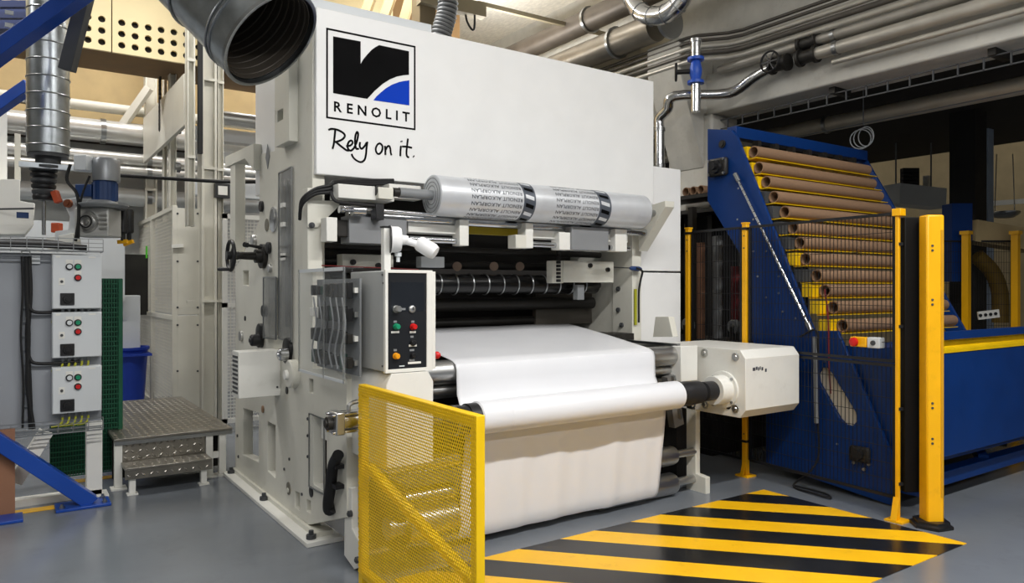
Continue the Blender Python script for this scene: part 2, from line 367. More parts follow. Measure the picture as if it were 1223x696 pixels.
# valves on the beam
for (px, py, lab) in ((934, 76, 'black handwheel valve low on the pale thick pipe'), (966, 53, 'dark flange valve on the upper grey pipe'), (968, 73, 'dark flange valve at the end of the thickest pale pipe')):
    p = W(px, py, X=PX); p = Vector((PX, p.y, 3.93)) if py == 53 else Vector((PX-.04, p.y, 3.79)); t = thing('pipe_valve', lab, 'valve', p, 'valves on the beam pipes')
    obj(MB().lathe(p-Vector((0, .1, 0)), (0, 1, 0), [(0, .085), (.03, .085), (.03, .065), (.17, .065), (.17, .085), (.2, .085)], 18), 'valve_body', M['dark'], t)
    if px == 934:
        obj(MB().cyl(p, p+Vector((-.16, 0, .0)), .015), 'spindle', M['dark'], t)
        obj(MB().torus(p+Vector((-.16, 0, 0)), (1, 0, 0), .1, .011), 'handwheel', M['black'], t)
        for k in range(3):
            e = Vector((0, math.cos(k*1.047), math.sin(k*1.047)))*.1; obj(MB().bar(p+Vector((-.16, 0, 0))-e, p+Vector((-.16, 0, 0))+e, .01, .01, (1, 0, 0)), 'spoke', M['black'], t)
# lagged pipes below the ceiling
def throughpix(pa, pb, X):
    a, b = W(pa[0], pa[1], X=X), W(pb[0], pb[1], X=X); return a, b
a, b = throughpix((612, 74), (752, 2), 6.0); d = (b-a)
pipe('lagged_pipe', [(6.0, 8.9, b.z), (6.0, b.y-3, b.z)], .14, M['rust'], 'upper brown lagged pipe below the white ceiling', n=20, joints=[(6.0, W(705, 30, X=6).y, b.z)], group='lagged pipes below the ceiling')
a, b = throughpix((700, 66), (860, -2), 5.95)
pipe('lagged_pipe', [(5.95, 8.9, a.z), (5.95, a.y-1.2, a.z)], .16, mat('bright_lagged_pipe', (138, 131, 119), .38, .6, var=.12), 'lower thick lagged pipe passing above the tan girder', n=22, joints=[(5.95, W(737, 45, X=5.95).y, a.z), (5.95, W(800, 20, X=5.95).y, a.z)], group='lagged pipes below the ceiling')
e0 = W(808, 2, X=5.7)
t = thing('duct_elbow', 'shiny round metal elbow hanging from the ceiling beside lagged pipes', 'duct', e0)
pth = [e0+Vector((0, -.25, .75)), e0+Vector((0, -.22, .3)), e0+Vector((0, -.02, .02)), e0+Vector((0, .3, -.08)), e0+Vector((0, .55, .05)), e0+Vector((0, .62, .5))]
pth = [Vector((x.x, e0.y+.45-(x.y-e0.y)*1.0, x.z)) for x in pth]
obj(MB().tube(sm(pth, 5), .1, 20), 'elbow', M['chrome'], t)
for k in range(3, 22, 3):
    q_ = sm(pth, 5); obj(MB().torus(q_[k], q_[k+1]-q_[k-1], .101, .006, 22, 6), 'seam', M['steel'], t)
# wiry rod, white ceiling bracket beam and drooping cable loop
a, b = W(488, -2, d=9), W(692, 36, d=9.8)
solo(MB().bar(W(500, -4, d=8.2), W(578, 14, d=8.6), .12, .16), 'ceiling_bracket_beam', mat('olive_beam', (126, 116, 92), .7), 'short olive steel beam hanging under the ceiling above the hood', 'beam')
solo(MB().bar(W(570, 4, d=8.6), W(760, 50, d=10.2), .05, .05), 'hanger_rod', mat('olive_beam', (126, 116, 92), .7), 'long thin steel rail running from the olive beam to the pipes', 'rail')
solo(MB().tube(sm([W(555, 8, d=8.5), W(558, 26, d=8.5), W(566, 35, d=8.5), W(567, 5, d=8.5)], 6), .012, 8), 'cable_loop', M['rubber'], 'black cable loop hanging below the olive ceiling beam', 'cable')
t = thing('flexible_hose_duct', 'grey ribbed flexible duct rising behind the white hood', 'duct', W(528, 45, d=8.2))
pth = sm([W(521, 70, d=8.0), W(527, 40, d=8.0), W(534, 14, d=8.0), W(536, -20, d=8.0)], 6)
obj(MB().tube(pth, .1, 18), 'hose', M['dgrey'], t)
for k in range(1, len(pth)-1, 1): obj(MB().torus(pth[k], pth[k+1]-pth[k-1], .1, .016, 20, 6), 'rib', M['grey'], t)
p = W(506, 40, d=8.35)
solo(MB().box(p.x-.1, p.x+.1, p.y-.1, p.y+.1, 2.6, 5.6), 'steel_stanchion', mat('umber_column', (112, 98, 72), .6), 'brown steel stanchion rising behind the white hood', 'column')
for k, (x0, x1, lab) in enumerate(((428, 446, 'left sloping cream roof strut above the hood'), (452, 470, 'middle sloping cream roof strut above the hood'), (478, 492, 'right upright cream roof strut above the hood'))):
    solo(MB().bar(W(x0, 40, d=8.6), W(x1, -10, d=8.6), .1, .1), 'roof_strut', M['tan'], lab, 'strut', 'cream roof struts above the hood')
# cable ladder tray below the beam, rungs as parts
t = thing('cable_ladder', 'dark wire cable ladder hung under the concrete beam', 'cable tray', (WX+.2, 3, 3.4))
for zz, xx in ((3.44, WX+.0), (3.34, WX+.0)): obj(MB().bar((xx, -2, zz), (xx, 7, zz), .012, .012), 'side_rail', M['dgrey'], t)
r0 = obj(MB().bc((WX, 0, 3.39), .012, .012, .11), 'rung', M['dgrey'], t)
for k in range(1, 36): inst(r0, (WX, -1+k*.2, 3.39), t)
for yy in (1.3, 2.7, 4.1): obj(MB().box(WX-.03, WX+.25, yy, yy+.06, 3.44, 3.5), 'hanger', M['dark'], t)
# big duct below the slab, hanging wire coil
pipe('round_duct', [(7.7, -2, 3.42), (7.7, 9, 3.42)], .085, mat('dusky_duct', (205, 198, 182), .45, .4), 'long round duct under the dark slab behind the tube conveyor', n=18, joints=[(7.7, 2.6, 3.42), (7.7, 4.9, 3.42)], group='ducts below the slab')
p = W(1031, 152, X=7.4); t = thing('wire_coil', 'coil of grey wire hanging from the slab above the tubes', 'wire', p)
obj(MB().tube([p+Vector((0, 0, .02)), Vector((p.x, p.y, 3.75))], .006, 6), 'drop_wire', M['grey'], t)
for k in range(3): obj(MB().torus(p+Vector((0, .03*k-.03, -.1-.01*k)), (.8, .3*k-.2, 0.1), .1, .006, 18, 5), 'loop', M['lgrey'], t)
solo(MB().tube([W(930, 168, X=7.4), W(1223, 108, X=7.4)], .006, 6), 'slack_wire', M['grey'], 'thin grey wire strung along below the round duct', 'wire')
# ================================================================== THE WINDING MACHINE
SX = 1.57; HYF = 4.456            # side plate plane, hood front plane
wm = thing('winding_machine', 'large cream film winding machine with white logo hood and side plate', 'machine', (2.9, 5.2, 0))
def SP(px, py, X=SX): return W(px, py, X=X)
# --- left side plate with its windows
outer = YZ(SX, (281, 560), (368, 631), (414, 618), (414, 452), (398, 440), (373, 440), (373, 10), (343, 10), (328, 60), (328, 180), (310, 184), (310, 262), (300, 285), (281, 320))
outer = [(y, max(z, .06)) for y, z in outer]
def hq(*p): return YZ(SX, *p)
holes = [hq((290, 487), (290, 543), (309, 552), (309, 493)), hq((319.5, 503), (319.5, 562), (329, 571), (329, 508)),
         hq((352, 586), (352, 606), (358, 610), (358, 589)), hq((366, 596), (366, 610), (371, 613), (371, 598)),
         hq((374, 495), (374, 578), (390, 588), (390, 502)), hq((336, 206), (336, 402), (349, 404), (349, 201)),
         hq((321, 333), (321, 400), (333, 402), (333, 332)), hq((290, 323), (290, 340), (297, 341), (297, 323)),
         hq((328.5, 132), (328.5, 147), (335.5, 143), (335.5, 129)), hq((369, 452), (369, 468), (374, 470), (374, 453))]
sp = obj(MB().plate('x', outer, holes, SX, SX+.08), 'side_plate', M['cream'], wm, bevel=.004)
# inner plate coloured dark for the shade seen through the windows
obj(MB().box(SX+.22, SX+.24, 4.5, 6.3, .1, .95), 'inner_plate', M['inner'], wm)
obj(MB().box(SX+.12, SX+.22, W(300, 500, X=SX).y-.06, W(300, 500, X=SX).y+.18, .35, .62), 'motor', M['dark'], wm)
# clear strips and covers
def cover(name, pts, m, x0=SX-.012, x1=SX-.004, rim=M['steel']):
    o = obj(MB().plate('x', YZ(SX, *pts), [], x0, x1), name, m, wm)
    q = YZ(SX, *pts); f = MB()
    for i in range(len(q)):
        a, b = q[i], q[(i+1) % len(q)]; f.bar((x0, a[0], a[1]), (x0, b[0], b[1]), .008, .008, (1, 0, 0))
    obj(f, 'cover_rim', rim, o); return o
cover('sliding_cover', [(335, 207), (335, 404), (350.5, 408), (350.5, 199)], M['smoke'])
cover('viewing_window', [(319.5, 331), (319.5, 403), (334.5, 405), (334.5, 331)], M['smoke'], SX-.03, SX-.02)
cover('viewing_window', [(373, 493), (373, 580), (391, 590), (391, 500)], M['clear'], SX-.02, SX-.012)
# guides inside the long strip
y, z = YZ(SX, (342, 300))[0]
obj(MB().box(SX+.0, SX+.05, y-.03, y+.03, YZ(SX, (342, 390))[0][1], YZ(SX, (342, 215))[0][1]), 'lift_guide', M['steel'], wm)
for py in (245, 268, 305, 308): obj(MB().bc(W(338, py, X=SX-.02), .02, .06, .03), 'guide_block', M['white'], wm)
# discs, knobs and caps on the side plate
def disc(px, py, rpx, l, m, name, X=SX, n=22, r1=None):
    p = W(px, py, X=X); r = rpx*(p-CAM).dot(FW)/F
    return obj(MB().lathe(p, (-1, 0, 0), [(0, r), (l*.85, r), (l, r*.9 if r1 is None else r*r1)], n), name, m, wm)
for px, py, r, l, m, nm in ((313.5, 246.5, 6.5, .02, M['black'], 'cap'), (322.5, 296, 7, .025, M['black'], 'cap'), (318, 371, 7, .03, M['black'], 'cap'), (319, 268.5, 7.5, .006, mat('warm_grey_cap', (120, 116, 104), .6), 'blank_cap'),  # blank caps are a flat warm grey
                            (327.5, 262, 15, .012, M['chrome'], 'inspection_cap'), (323.5, 320, 5.5, .02, M['alu'], 'cap'), (289, 401, 6, .02, M['alu'], 'cap'), (305, 287, 6.5, .03, M['alu'], 'roller_cap'),
                            (345, 583, 7.5, .006, mat('warm_grey_cap', (120, 116, 104), .6), 'blank_cap'), (343, 466, 4.5, .006, M['black'], 'plug'), (314.5, 488.5, 4.2, .01, mat('rusty', (150, 120, 95), .8), 'plug'), (372, 587, 6.5, .006, M['black'], 'plug'),
                            (345, 585, 3, .012, M['cream'], 'plug'), (293, 380, 3, .006, M['black'], 'keyhole'), (353, 446, 17, .05, M['cream'], 'bearing_plate'), (352, 447, 6, .07, M['white'], 'bearing_cap')):
    disc(px, py, r, l, m, nm)
for px, py in ((285, 455), (284, 520), (285, 545), (346, 548), (368, 500), (368, 520), (368, 545), (361, 590), (340, 560)): disc(px, py, 1.8, .008, M['dgrey'], 'bolt', n=10)
# black bearing with round knob, and the second one
for (px, py, rr, kx, ky, kr) in ((313, 402, 12, 309, 406, 7), (346, 420, 13, 343, 423, 7.5)):
    disc(px, py-4, rr, .03, M['black'], 'bearing_housing'); disc(px, py+4, rr*.75, .035, M['black'], 'bearing_housing')
    p = W(kx, ky, X=SX-.03); r = kr*(p-CAM).dot(FW)/F
    obj(MB().lathe(p, (-1, 0, 0), [(0, r), (.05, r), (.06, r*.8), (.06, r*.4), (.07, r*.35)]), 'shaft_end', M['chrome'] if px > 330 else M['black'], wm)
# diamond mark, raised box on the upper rear, lug
y, z = YZ(SX, (320, 187))[0]
obj(MB().plate('x', [(y-.05, z), (y, z+.09), (y+.05, z), (y, z-.09)], [], SX-.004, SX), 'diamond_pocket', M['grey'], wm)
q = YZ(SX-.06, (329, 60), (345, 55), (345, 168), (329, 176))
obj(MB().plate('x', q, [YZ(SX-.06, (331, 133), (331, 146), (338, 142), (338, 129))], SX-.06, SX), 'head_block', M['cream'], wm, bevel=.004)
p = W(319, 158, X=SX+.1)
for dy in (0, .09): obj(MB().torus(p+Vector((.1, dy, -.02)), (1, .3, 0), .055, .014, 20, 8), 'lifting_eye', M['grey'], wm)
# rear outrigger: horizontal arm and hanging post
ya, za = YZ(SX, (277, 193))[0]
obj(MB().plate('x', YZ(SX, (276, 188), (311, 172), (311, 204), (300, 190), (276, 201)), [], SX-.05, SX+.05), 'outrigger_arm', M['cream'], wm, bevel=.004)
q = YZ(SX, (281, 199), (287, 300)); obj(MB().box(SX-.04, SX+.04, q[0][0], q[1][0], q[1][1], q[0][1]), 'outrigger_post', M['cream'], wm, bevel=.004)
# base rail and feet
q = [W(a, b, Z=0) for a, b in ((274, 556), (281, 556), (388, 636), (366, 646))]
obj(MB().box(SX-.09, SX+.14, 4.33, 6.41, 0, .03), 'base_rail', M['white'], wm, bevel=.004)
obj(MB().box(SX-.02, SX+.1, 4.4, 6.4, .03, .06), 'base_rail', M['cream'], wm)
for yy in (4.4, 5.4, 6.34): obj(MB().lathe((SX-.04, yy, .03), (0, 0, 1), [(0, .03), (.025, .03), (.025, .015), (.05, .015)], 12), 'levelling_bolt', M['dgrey'], wm)
# --- handwheel on its long spindle
h0 = W(316, 306, X=SX); t = thing('crank_handwheel', 'black crank handwheel on a spindle at the machine side plate', 'handwheel', h0)
obj(MB().lathe(h0, (-1, 0, 0), [(0, .09), (.03, .09), (.03, .05), (.07, .05), (.07, .03), (.2, .025)]), 'spindle', M['dark'], t)
hw = h0+Vector((-.24, 0, .0)); obj(MB().torus(hw, (1, 0, 0), .105, .014), 'rim', M['black'], t); obj(MB().lathe(hw+Vector((.05, 0, 0)), (-1, 0, 0), [(0, .03), (.08, .03)]), 'hub', M['black'], t)
for k in range(3):
    e = Vector((0, math.cos(k*2.094+.3), math.sin(k*2.094+.3)))*.1; obj(MB().bar(hw, hw+e, .016, .012, (1, 0, 0)), 'spoke', M['black'], t)
obj(MB().lathe(hw+Vector((0, 0, -.1)), (-1, 0, 0), [(0, .01), (.02, .012), (.08, .014), (.09, .008)], 12), 'grip', M['black'], t)
obj(MB().lathe(h0+Vector((-.05, -.08, .06)), (-1, -.5, .1), [(0, .012), (.12, .01), (.12, .018), (.15, .018)], 12), 'clamp_lever', M['black'], t)
# --- hood with its lettering
HX0_, HX1_ = SX+.01, 4.50; HZ0, HZ1 = 2.262, 3.30
hood = obj(MB().box(HX0_, HX1_, HYF, HYF+1.35, HZ0, HZ1), 'hood', M['hood'], wm, bevel=.006)
obj(MB().box(SX-.02, SX+.85, HYF+.06, HYF+.3, HZ1, HZ1+.075), 'hood_top_strip', M['lgrey'], wm, bevel=.004)
fy = HYF-.0015
def HP(x, y): p = W(380+.2444*x, 30+.2444*y, Y=HYF); return (p.x, p.z)
fr_o = [HP(38, 14), HP(475, 101), HP(475, 515), HP(40, 453)]; fr_i = [HP(47, 26), HP(466, 109), HP(466, 503), HP(50, 443)]
# the logo is a true rectangle on the hood: take the extents
def rectify(o): xs_ = [p[0] for p in o]; return [((o[0][0]+o[3][0])/2, (o[0][1]+o[1][1])/2), ((o[1][0]+o[2][0])/2, (o[0][1]+o[1][1])/2), ((o[1][0]+o[2][0])/2, (o[2][1]+o[3][1])/2), ((o[0][0]+o[3][0])/2, (o[2][1]+o[3][1])/2)]
R0 = rectify(fr_o); th = .011
R1 = [(R0[0][0]+th, R0[0][1]-th), (R0[1][0]-th, R0[1][1]-th), (R0[2][0]-th, R0[2][1]+th), (R0[3][0]+th, R0[3][1]+th)]
obj(MB().plate('y', R0, [R1], fy-.001, HYF+.0005), 'logo_border', M['print'], hood)
blk = [HP(*p) for p in ((73, 55), (207, 80), (207, 190), (222, 165), (240, 143), (262, 120), (280, 107), (297, 98), (443, 128), (443, 243), (415, 245), (385, 251), (350, 265), (315, 287), (275, 322), (240, 360), (73, 332))]
obj(MB().plate('y', blk, [], fy-.001, HYF+.0005), 'logo_black_field', M['print'], hood)
blu = [HP(*p) for p in ((445, 270), (445, 392), (270, 367), (285, 348), (305, 330), (330, 309), (360, 291), (395, 278), (420, 273))]
obj(MB().plate('y', blu, [], fy-.001, HYF+.0005), 'logo_blue_arc', M['pblue'], hood)
def letters_on(host, txt, x0, x1, zb, hgt, yy, m, name, bold=.0, ax='y'):
    """one mesh per character, fitted between x0 and x1"""
    n = len(txt); glyph = []
    for ch in txt:
        vs, fs = text_mb(ch, 1.0, 1.0, bold); xa = min(v[0] for v in vs); xb = max(v[0] for v in vs); ya_ = min(v[1] for v in vs); yb = max(v[1] for v in vs); glyph.append((vs, fs, xa, xb, ya_, yb))
    cap = max(g[5] for g in glyph); k = hgt/cap; tot = sum((g[3]-g[2]) for g in glyph)*k; gap = (x1-x0-tot)/(n-1); x = x0
    for g in glyph:
        mb = MB(); mb.add([(x+(v[0]-g[2])*k, yy, zb+v[1]*k) for v in g[0]], g[1]); x += (g[3]-g[2])*k+gap
        obj(mb, name, m, host, flat=True, solid=.0012)
a0 = HP(77, 420); a1 = HP(447, 472); zt = HP(77, 371)[1]
letters_on(hood, 'RENOLIT', a0[0], a1[0], a0[1], zt-a0[1], fy, M['print'], 'letter', .022)
strokes = [[(83, 512), (80, 545), (76, 580), (70, 604)], [(50, 512), (66, 507), (95, 512), (122, 527), (130, 542), (118, 558), (98, 567), (80, 571)], [(86, 570), (103, 585), (122, 600), (138, 611), (150, 613)],
           [(137, 592), (157, 588), (168, 576), (163, 564), (150, 570), (143, 590), (148, 607), (160, 613), (174, 602)], [(174, 602), (188, 570), (195, 535), (190, 522), (182, 540), (180, 575), (186, 603), (198, 604)],
           [(204, 572), (203, 592), (212, 604), (226, 592), (236, 574)], [(240, 570), (236, 600), (233, 632), (226, 658), (208, 669), (186, 660), (170, 645), (163, 629)],
           [(303, 577), (290, 583), (281, 604), (286, 624), (298, 629), (311, 615), (314, 592), (303, 577)], [(326, 590), (328, 612), (328, 634)], [(328, 612), (336, 596), (346, 590), (352, 603), (354, 622), (358, 636)],
           [(404, 590), (402, 612), (401, 640)], [(406, 566), (407, 570)], [(438, 555), (434, 590), (431, 622), (434, 641), (443, 646)], [(410, 593), (432, 594), (457, 599)], [(464, 640), (467, 643)]]
for st in strokes:
    pts = [HP(*p) for p in st]; pts = [(p[0], HYF-.001, p[1]) for p in pts]
    obj(MB().tube(sm(pts, 5) if len(pts) > 2 else pts, 0.0085 if len(st) == 2 and st[0][0] > 400 else .0066, 6), 'script_stroke', M['print'], hood)
# --- inside of the machine
obj(MB().box(SX+.06, 4.3, 5.25, 5.3, 1.0, 2.26), 'back_plate', M['inner'], wm)
obj(MB().box(SX+.06, 4.3, 4.6, 5.25, .9, 1.18), 'bed', M['inner'], wm)
obj(MB().box(SX+.24, 4.22, 4.75, 4.8, .25, 1.0), 'apron', M['inner'], wm)
rs = obj(MB().box(4.22, 4.32, 4.42, 4.66, .25, 2.26), 'front_column', M['cream'], wm, bevel=.004)
obj(MB().box(4.24, 4.34, 4.66, 6.3, .1, 2.3), 'side_plate', M['cream'], wm)
obj(MB().plate('x', YZ(4.28, (767, 250), (799, 240), (799, 247), (767, 300)), [], 4.24, 4.34), 'arm_gusset', M['cream'], wm, bevel=.003)
for px, py in ((739, 345), (739, 370), (743, 388)):
    p = W(px, py, X=4.22); obj(MB().lathe(p, (-1, 0, 0), [(0, .02), (.015, .02), (.015, .01), (.025, .01)], 12), 'bolt', M['dgrey'], wm)
# left front post with gusset under the hood
q = XZ(4.38, (366, 300), (384, 300)); fp = obj(MB().box(q[0][0], q[1][0], 4.36, 4.455, 1.66, 2.16), 'front_column', M['cream'], wm, bevel=.004)
obj(MB().plate('y', XZ(4.37, (366, 240), (404, 240), (404, 246), (378, 272), (366, 272)), [], 4.35, 4.37), 'arm_gusset', M['cream'], wm, bevel=.002)
p = W(372, 269, Y=4.35); obj(MB().lathe(p, (0, -1, 0), [(0, .018), (.012, .018), (.012, .01), (.02, .01)], 12), 'bolt', M['dgrey'], wm)
# roll arm (left), rails, sliding blocks
def boxpx(x0, y0, x1, y1, Y, dep, m, name, bevel=.004, parent=None):
    a = W(x0, (y0+y1)/2, Y=Y); b = W(x1, (y0+y1)/2, Y=Y); za_ = W(x0, y0, Y=Y).z; zb = W(x0, y1, Y=Y).z
    return obj(MB().box(a.x, b.x, Y, Y+dep, zb, za_), name, m, parent or wm, bevel=bevel)
boxpx(404, 219, 471, 236, 4.2, .14, M['white'], 'roll_arm'); boxpx(465, 219, 503, 236, 4.3, .1, M['white'], 'roll_arm')
boxpx(452, 223, 470, 237, 4.16, .06, M['cream'], 'shaft_bracket')
boxpx(390, 259, 403, 288, 4.22, .1, M['white'], 'bearing_block'); boxpx(403, 262, 418, 282, 4.26, .1, M['dark'], 'bearing_shoe')
boxpx(417, 257, 486, 290, 4.24, .14, mat('grey_cover', (134, 136, 138), .45), 'slitter_cover')
p = W(405, 250, Y=4.2); obj(MB().lathe(p, (1, 0, 0), [(0, .022), (.03, .022), (.03, .012), (.08, .012), (.08, .035), (.16, .035)], 18), 'guide_bushing', M['chrome'], wm)
obj(MB().cyl(W(405, 247, Y=4.2), W(520, 257, Y=4.2), .011, n=12), 'guide_rod', M['chrome'], wm)
boxpx(449, 243, 459, 262, 4.16, .08, M['black'], 'rod_clamp')
obj(MB().cyl((1.72, 4.3, 2.005), (4.25, 4.3, 2.005), .03, n=16), 'guide_rod', M['chrome'], wm)
for (xa, xb) in ((486, 548), (630, 676), (724, 748)):
    a = W(xa, 270, Y=4.3); b = W(xb, 270, Y=4.3)
    obj(MB().box(a.x, b.x, 4.28, 4.4, 1.915, 1.975), 'cross_rail', M['white'], wm, bevel=.004); obj(MB().cyl((a.x, 4.27, 1.87), (b.x, 4.27, 1.87), .02, n=14), 'guide_rod', M['chrome'], wm)
for (x0, y0, x1, y1, m) in ((549, 262, 560, 293, M['white']), (628, 266, 637, 296, M['white']), (616, 280, 629, 296, M['cream']), (668, 277, 684, 298, M['white']), (735, 273, 749, 300, M['white'])):
    boxpx(x0, y0, x1, y1, 4.22, .1, m, 'rail_bracket')
boxpx(683, 270, 727, 298, 4.2, .12, mat('grey_cover', (134, 136, 138), .45), 'slitter_cover')
boxpx(552, 261, 626, 279, 4.46, .01, M['amber'], 'amber_shield')
# nip roller with rings
r0 = Vector((1.7, 4.72, 1.585)); L_ = 2.42
nip = obj(MB().lathe(r0, (1, 0, 0), [(0, .03), (.05, .03), (.05, .074), (L_-.05, .074), (L_-.05, .03), (L_, .03)], 28), 'nip_roller', mat('black_gloss_rubber', (9, 9, 10), .25, var=.05), wm)
rg = obj(MB().torus(r0+Vector((.2, 0, 0)), (1, 0, 0), .076, .006, 26, 6), 'ring', M['steel'], nip)
for k in range(1, 16): inst(rg, r0+Vector((.2+k*.135, 0, 0)), nip)
for z, r_, y in ((1.73, .03, 4.85), (1.43, .05, 4.9), (1.84, .025, 4.8), (1.29, .035, 5.0)): obj(MB().cyl((1.7, y, z), (4.2, y, z), r_, n=18), 'cross_shaft', M['dark'], wm)
boxpx(673, 311, 733, 337, 4.5, .1, M['cream'], 'carriage_box'); boxpx(660, 311, 673, 338, 4.52, .08, M['cream'], 'carriage_box')
boxpx(409, 303, 470, 318, 4.5, .1, M['cream'], 'carriage_box'); boxpx(503, 306, 531, 319, 4.6, .08, M['lgrey'], 'carriage_box')
for px, py, Y in ((704, 317, 4.5), (725, 322, 4.5), (421, 313, 4.5), (451, 317, 4.5)):
    obj(MB().lathe(W(px, py, Y=Y), (0, -1, 0), [(0, .018), (.02, .018), (.02, .01), (.026, .01)], 14), 'cable_grommet', M['black'], wm)
for k, px in enumerate((546, 590, 621)): obj(MB().cyl(W(px, 318, Y=4.8), W(px, 318, Y=4.88), .035, n=16), 'blade_holder', mat('bronze_part', (150, 128, 112), .4, .6), wm)
ch0 = W(667, 300, Y=4.46)
for k in range(9): obj(MB().bc(ch0+Vector((0, 0, -.028*k)), .025, .03, .022), 'chain_link', M['black'], wm, bevel=.003)
boxpx(640, 345, 728, 388, 4.95, .05, mat('shadow_plate_grey', (84, 79, 71), .5, var=.2), 'shadow_plate'); boxpx(690, 340, 698, 358, 4.55, .06, M['grey'], 'guide_finger')  # first plate is a shadow stand-in, lightened to the mechanism's grey-brown
obj(MB().plate('x', YZ(4.05, (648, 352), (660, 352), (685, 385), (668, 388)), [], 4.0, 4.05), 'lever_plate', mat('dull_grey_part', (120, 114, 104), .5), wm)
# cable on the front: blue sensor and lead
p = W(752, 320, Y=4.38)
sn = obj(MB().lathe(p, (1, 0, -.05), [(0, .008), (.02, .018), (.1, .02), (.13, .01)], 14), 'sensor', M['motor'], wm)
obj(MB().tube(sm([W(760, 320, Y=4.36), W(767, 324, Y=4.36), W(765, 335, Y=4.38), W(763, 350, Y=4.39), W(763, 385, Y=4.39)], 5), .009, 8), 'sensor_cable', M['rubber'], wm)
obj(MB().tube([W(733, 319, Y=4.42), W(752, 320, Y=4.38)], .004, 6), 'sensor_lead', M['rubber'], wm)
obj(MB().tube([W(384, 317, Y=4.36), W(460, 320, Y=4.42), W(500, 322, Y=4.42)], .0035, 6), 'trip_wire', mat('dark_red_wire', (110, 30, 30), .5), wm)
obj(MB().bar(W(759, 345, Y=4.405), W(759, 388, Y=4.405), .014, .02), 'yellow_scale', M['gauge'], wm)
# hoses below the hood, left
for k, dz in enumerate((0, .03, .06)):
    obj(MB().tube(sm([W(358, 262-k*3, Y=4.42), W(361, 244-k*3, Y=4.34), W(376, 232-k*3, Y=4.3), W(395, 229-k*4, Y=4.28), W(404, 222-k*3, Y=4.36), W(470, 219-k*2, Y=4.4)], 6), .0105, 8), 'hose', M['rubber'], wm)
obj(MB().tube(sm([W(395, 229, Y=4.16), W(399, 238, Y=4.14), W(410, 242, Y=4.14), W(450, 246, Y=4.18)], 6), .011, 8), 'hose', M['rubber'], wm)
# right-hand enclosure: two stacked panels
en = thing('side_enclosure', 'white two-panel enclosure standing right of the machine hood', 'enclosure', (4.6, 5, 0))
q = XZ(4.5, (766, 200), (815, 400)); ex1 = q[1][0]
obj(MB().plate('y', [(4.345, 1.705), (ex1, 1.705), (ex1, 2.6), (4.505, 2.6), (4.505, 2.255), (4.345, 2.255)], [], 4.52, 6.2), 'upper_panel', M['hood'], en, bevel=.005)
obj(MB().box(4.345, ex1, 4.52, 6.2, .12, 1.69), 'lower_panel', M['hood'], en, bevel=.005)
obj(MB().box(4.4, ex1-.03, 4.56, 6.1, 0, .12), 'plinth', M['dgrey'], en)
for z in (1.25, 1.5): obj(MB().box(ex1, ex1+.012, 4.54, 4.58, z, z+.06), 'hinge', M['steel'], en)

# ================================================================== winder: arms, web and rolls
AX0, AX1, AY0, AY1 = 1.6, 1.87, 3.47, 4.42
arm = obj(MB().plate('y', [(AX0, .63), (AX0, 1.06), (AX0+.03, 1.115), (AX1-.03, 1.115), (AX1, 1.06), (AX1, .63)], [], AY0, AY1), 'winder_arm', M['white'], wm, bevel=.004)
obj(MB().plate('x', YZ(1.6, (416, 580), (424, 582), (424, 630), (434, 648), (434, 676), (427, 679), (415, 662)), [], 1.58, 1.62), 'drop_bracket', M['white'], arm, bevel=.003)
obj(MB().box(1.62, 1.68, 3.95, 4.3, .3, .63), 'leg_plate', M['cream'], arm)
for px, py in ((420, 613), (429, 668)): obj(MB().lathe(W(px, py, X=1.58), (-1, 0, 0), [(0, .018), (.02, .018), (.02, .01), (.026, .01)], 12), 'bolt', M['dgrey'], arm)
for z, y in ((.34, 3.85), (.1, 3.84), (.55, 3.8)): obj(MB().cyl((1.64, y, z), (2.2, y, z), .055, n=20), 'roller', M['chrome'], arm)
obj(MB().lathe((1.66, 3.6, .28), (1, 0, 0), [(0, .06), (.1, .06), (.1, .1), (.4, .1)], 20), 'roller', M['steel'], arm)
obj(MB().box(1.7, 1.75, 3.55, 4.3, .15, .5), 'leg_plate', M['dark'], arm)
# pneumatic cylinder on the side
p0 = Vector((1.405, 3.72, .848)); t = thing('pneumatic_cylinder', 'silver pneumatic cylinder on the side of the cream arm', 'cylinder', p0)
cx, cy, cz = p0
obj(MB().box(cx, cx+.05, cy-.06, cy+.06, cz-.06, cz+.06), 'end_cap', M['alu'], t, bevel=.008); obj(MB().box(AX0-.03, AX0, cy-.06, cy+.06, cz-.06, cz+.06), 'end_cap', M['alu'], t, bevel=.006)
obj(MB().cyl((cx+.05, cy, cz), (AX0-.03, cy, cz), .052, n=24), 'barrel', M['chrome'], t)
for dy, dz in ((-.045, -.045), (.045, -.045), (-.045, .045), (.045, .045)): obj(MB().cyl((cx-.015, cy+dy, cz+dz), (AX0-.03, cy+dy, cz+dz), .008, n=8), 'tie_rod', M['chrome'], t)
obj(MB().lathe((cx, cy, cz), (-1, 0, 0), [(0, .035), (.03, .035), (.03, .02), (.04, .02)], 14), 'gland', M['dark'], t)
obj(MB().tube(sm([(cx+.09, cy-.01, cz+.05), (cx+.09, cy-.01, cz+.085), (cx+.12, cy-.01, cz+.1), (cx+.18, cy, cz+.1)], 5), .012, 8), 'air_fitting', M['alu'], t)
solo(MB().tube(sm([W(404, 543, X=1.52), W(398, 556, X=1.53), W(395, 580, X=1.53), W(392, 600, X=1.53), W(393, 609, X=1.55), W(398, 606, X=1.56)], 6), .032, 14), 'corrugated_hose', M['rubber'], 'thick black hose hanging down the side plate below the cylinder', 'hose')
for k, (px, py) in enumerate(((402, 556), (402, 580))):
    pp = W(px, py, X=1.54); solo(MB().box(pp.x-.02, pp.x+.03, pp.y-.04, pp.y+.04, pp.z-.012, pp.z+.012), 'hose_clamp', M['black'], ('upper' if k == 0 else 'lower')+' black clamp holding the thick hose to the side plate', 'clamp', 'hose clamps')
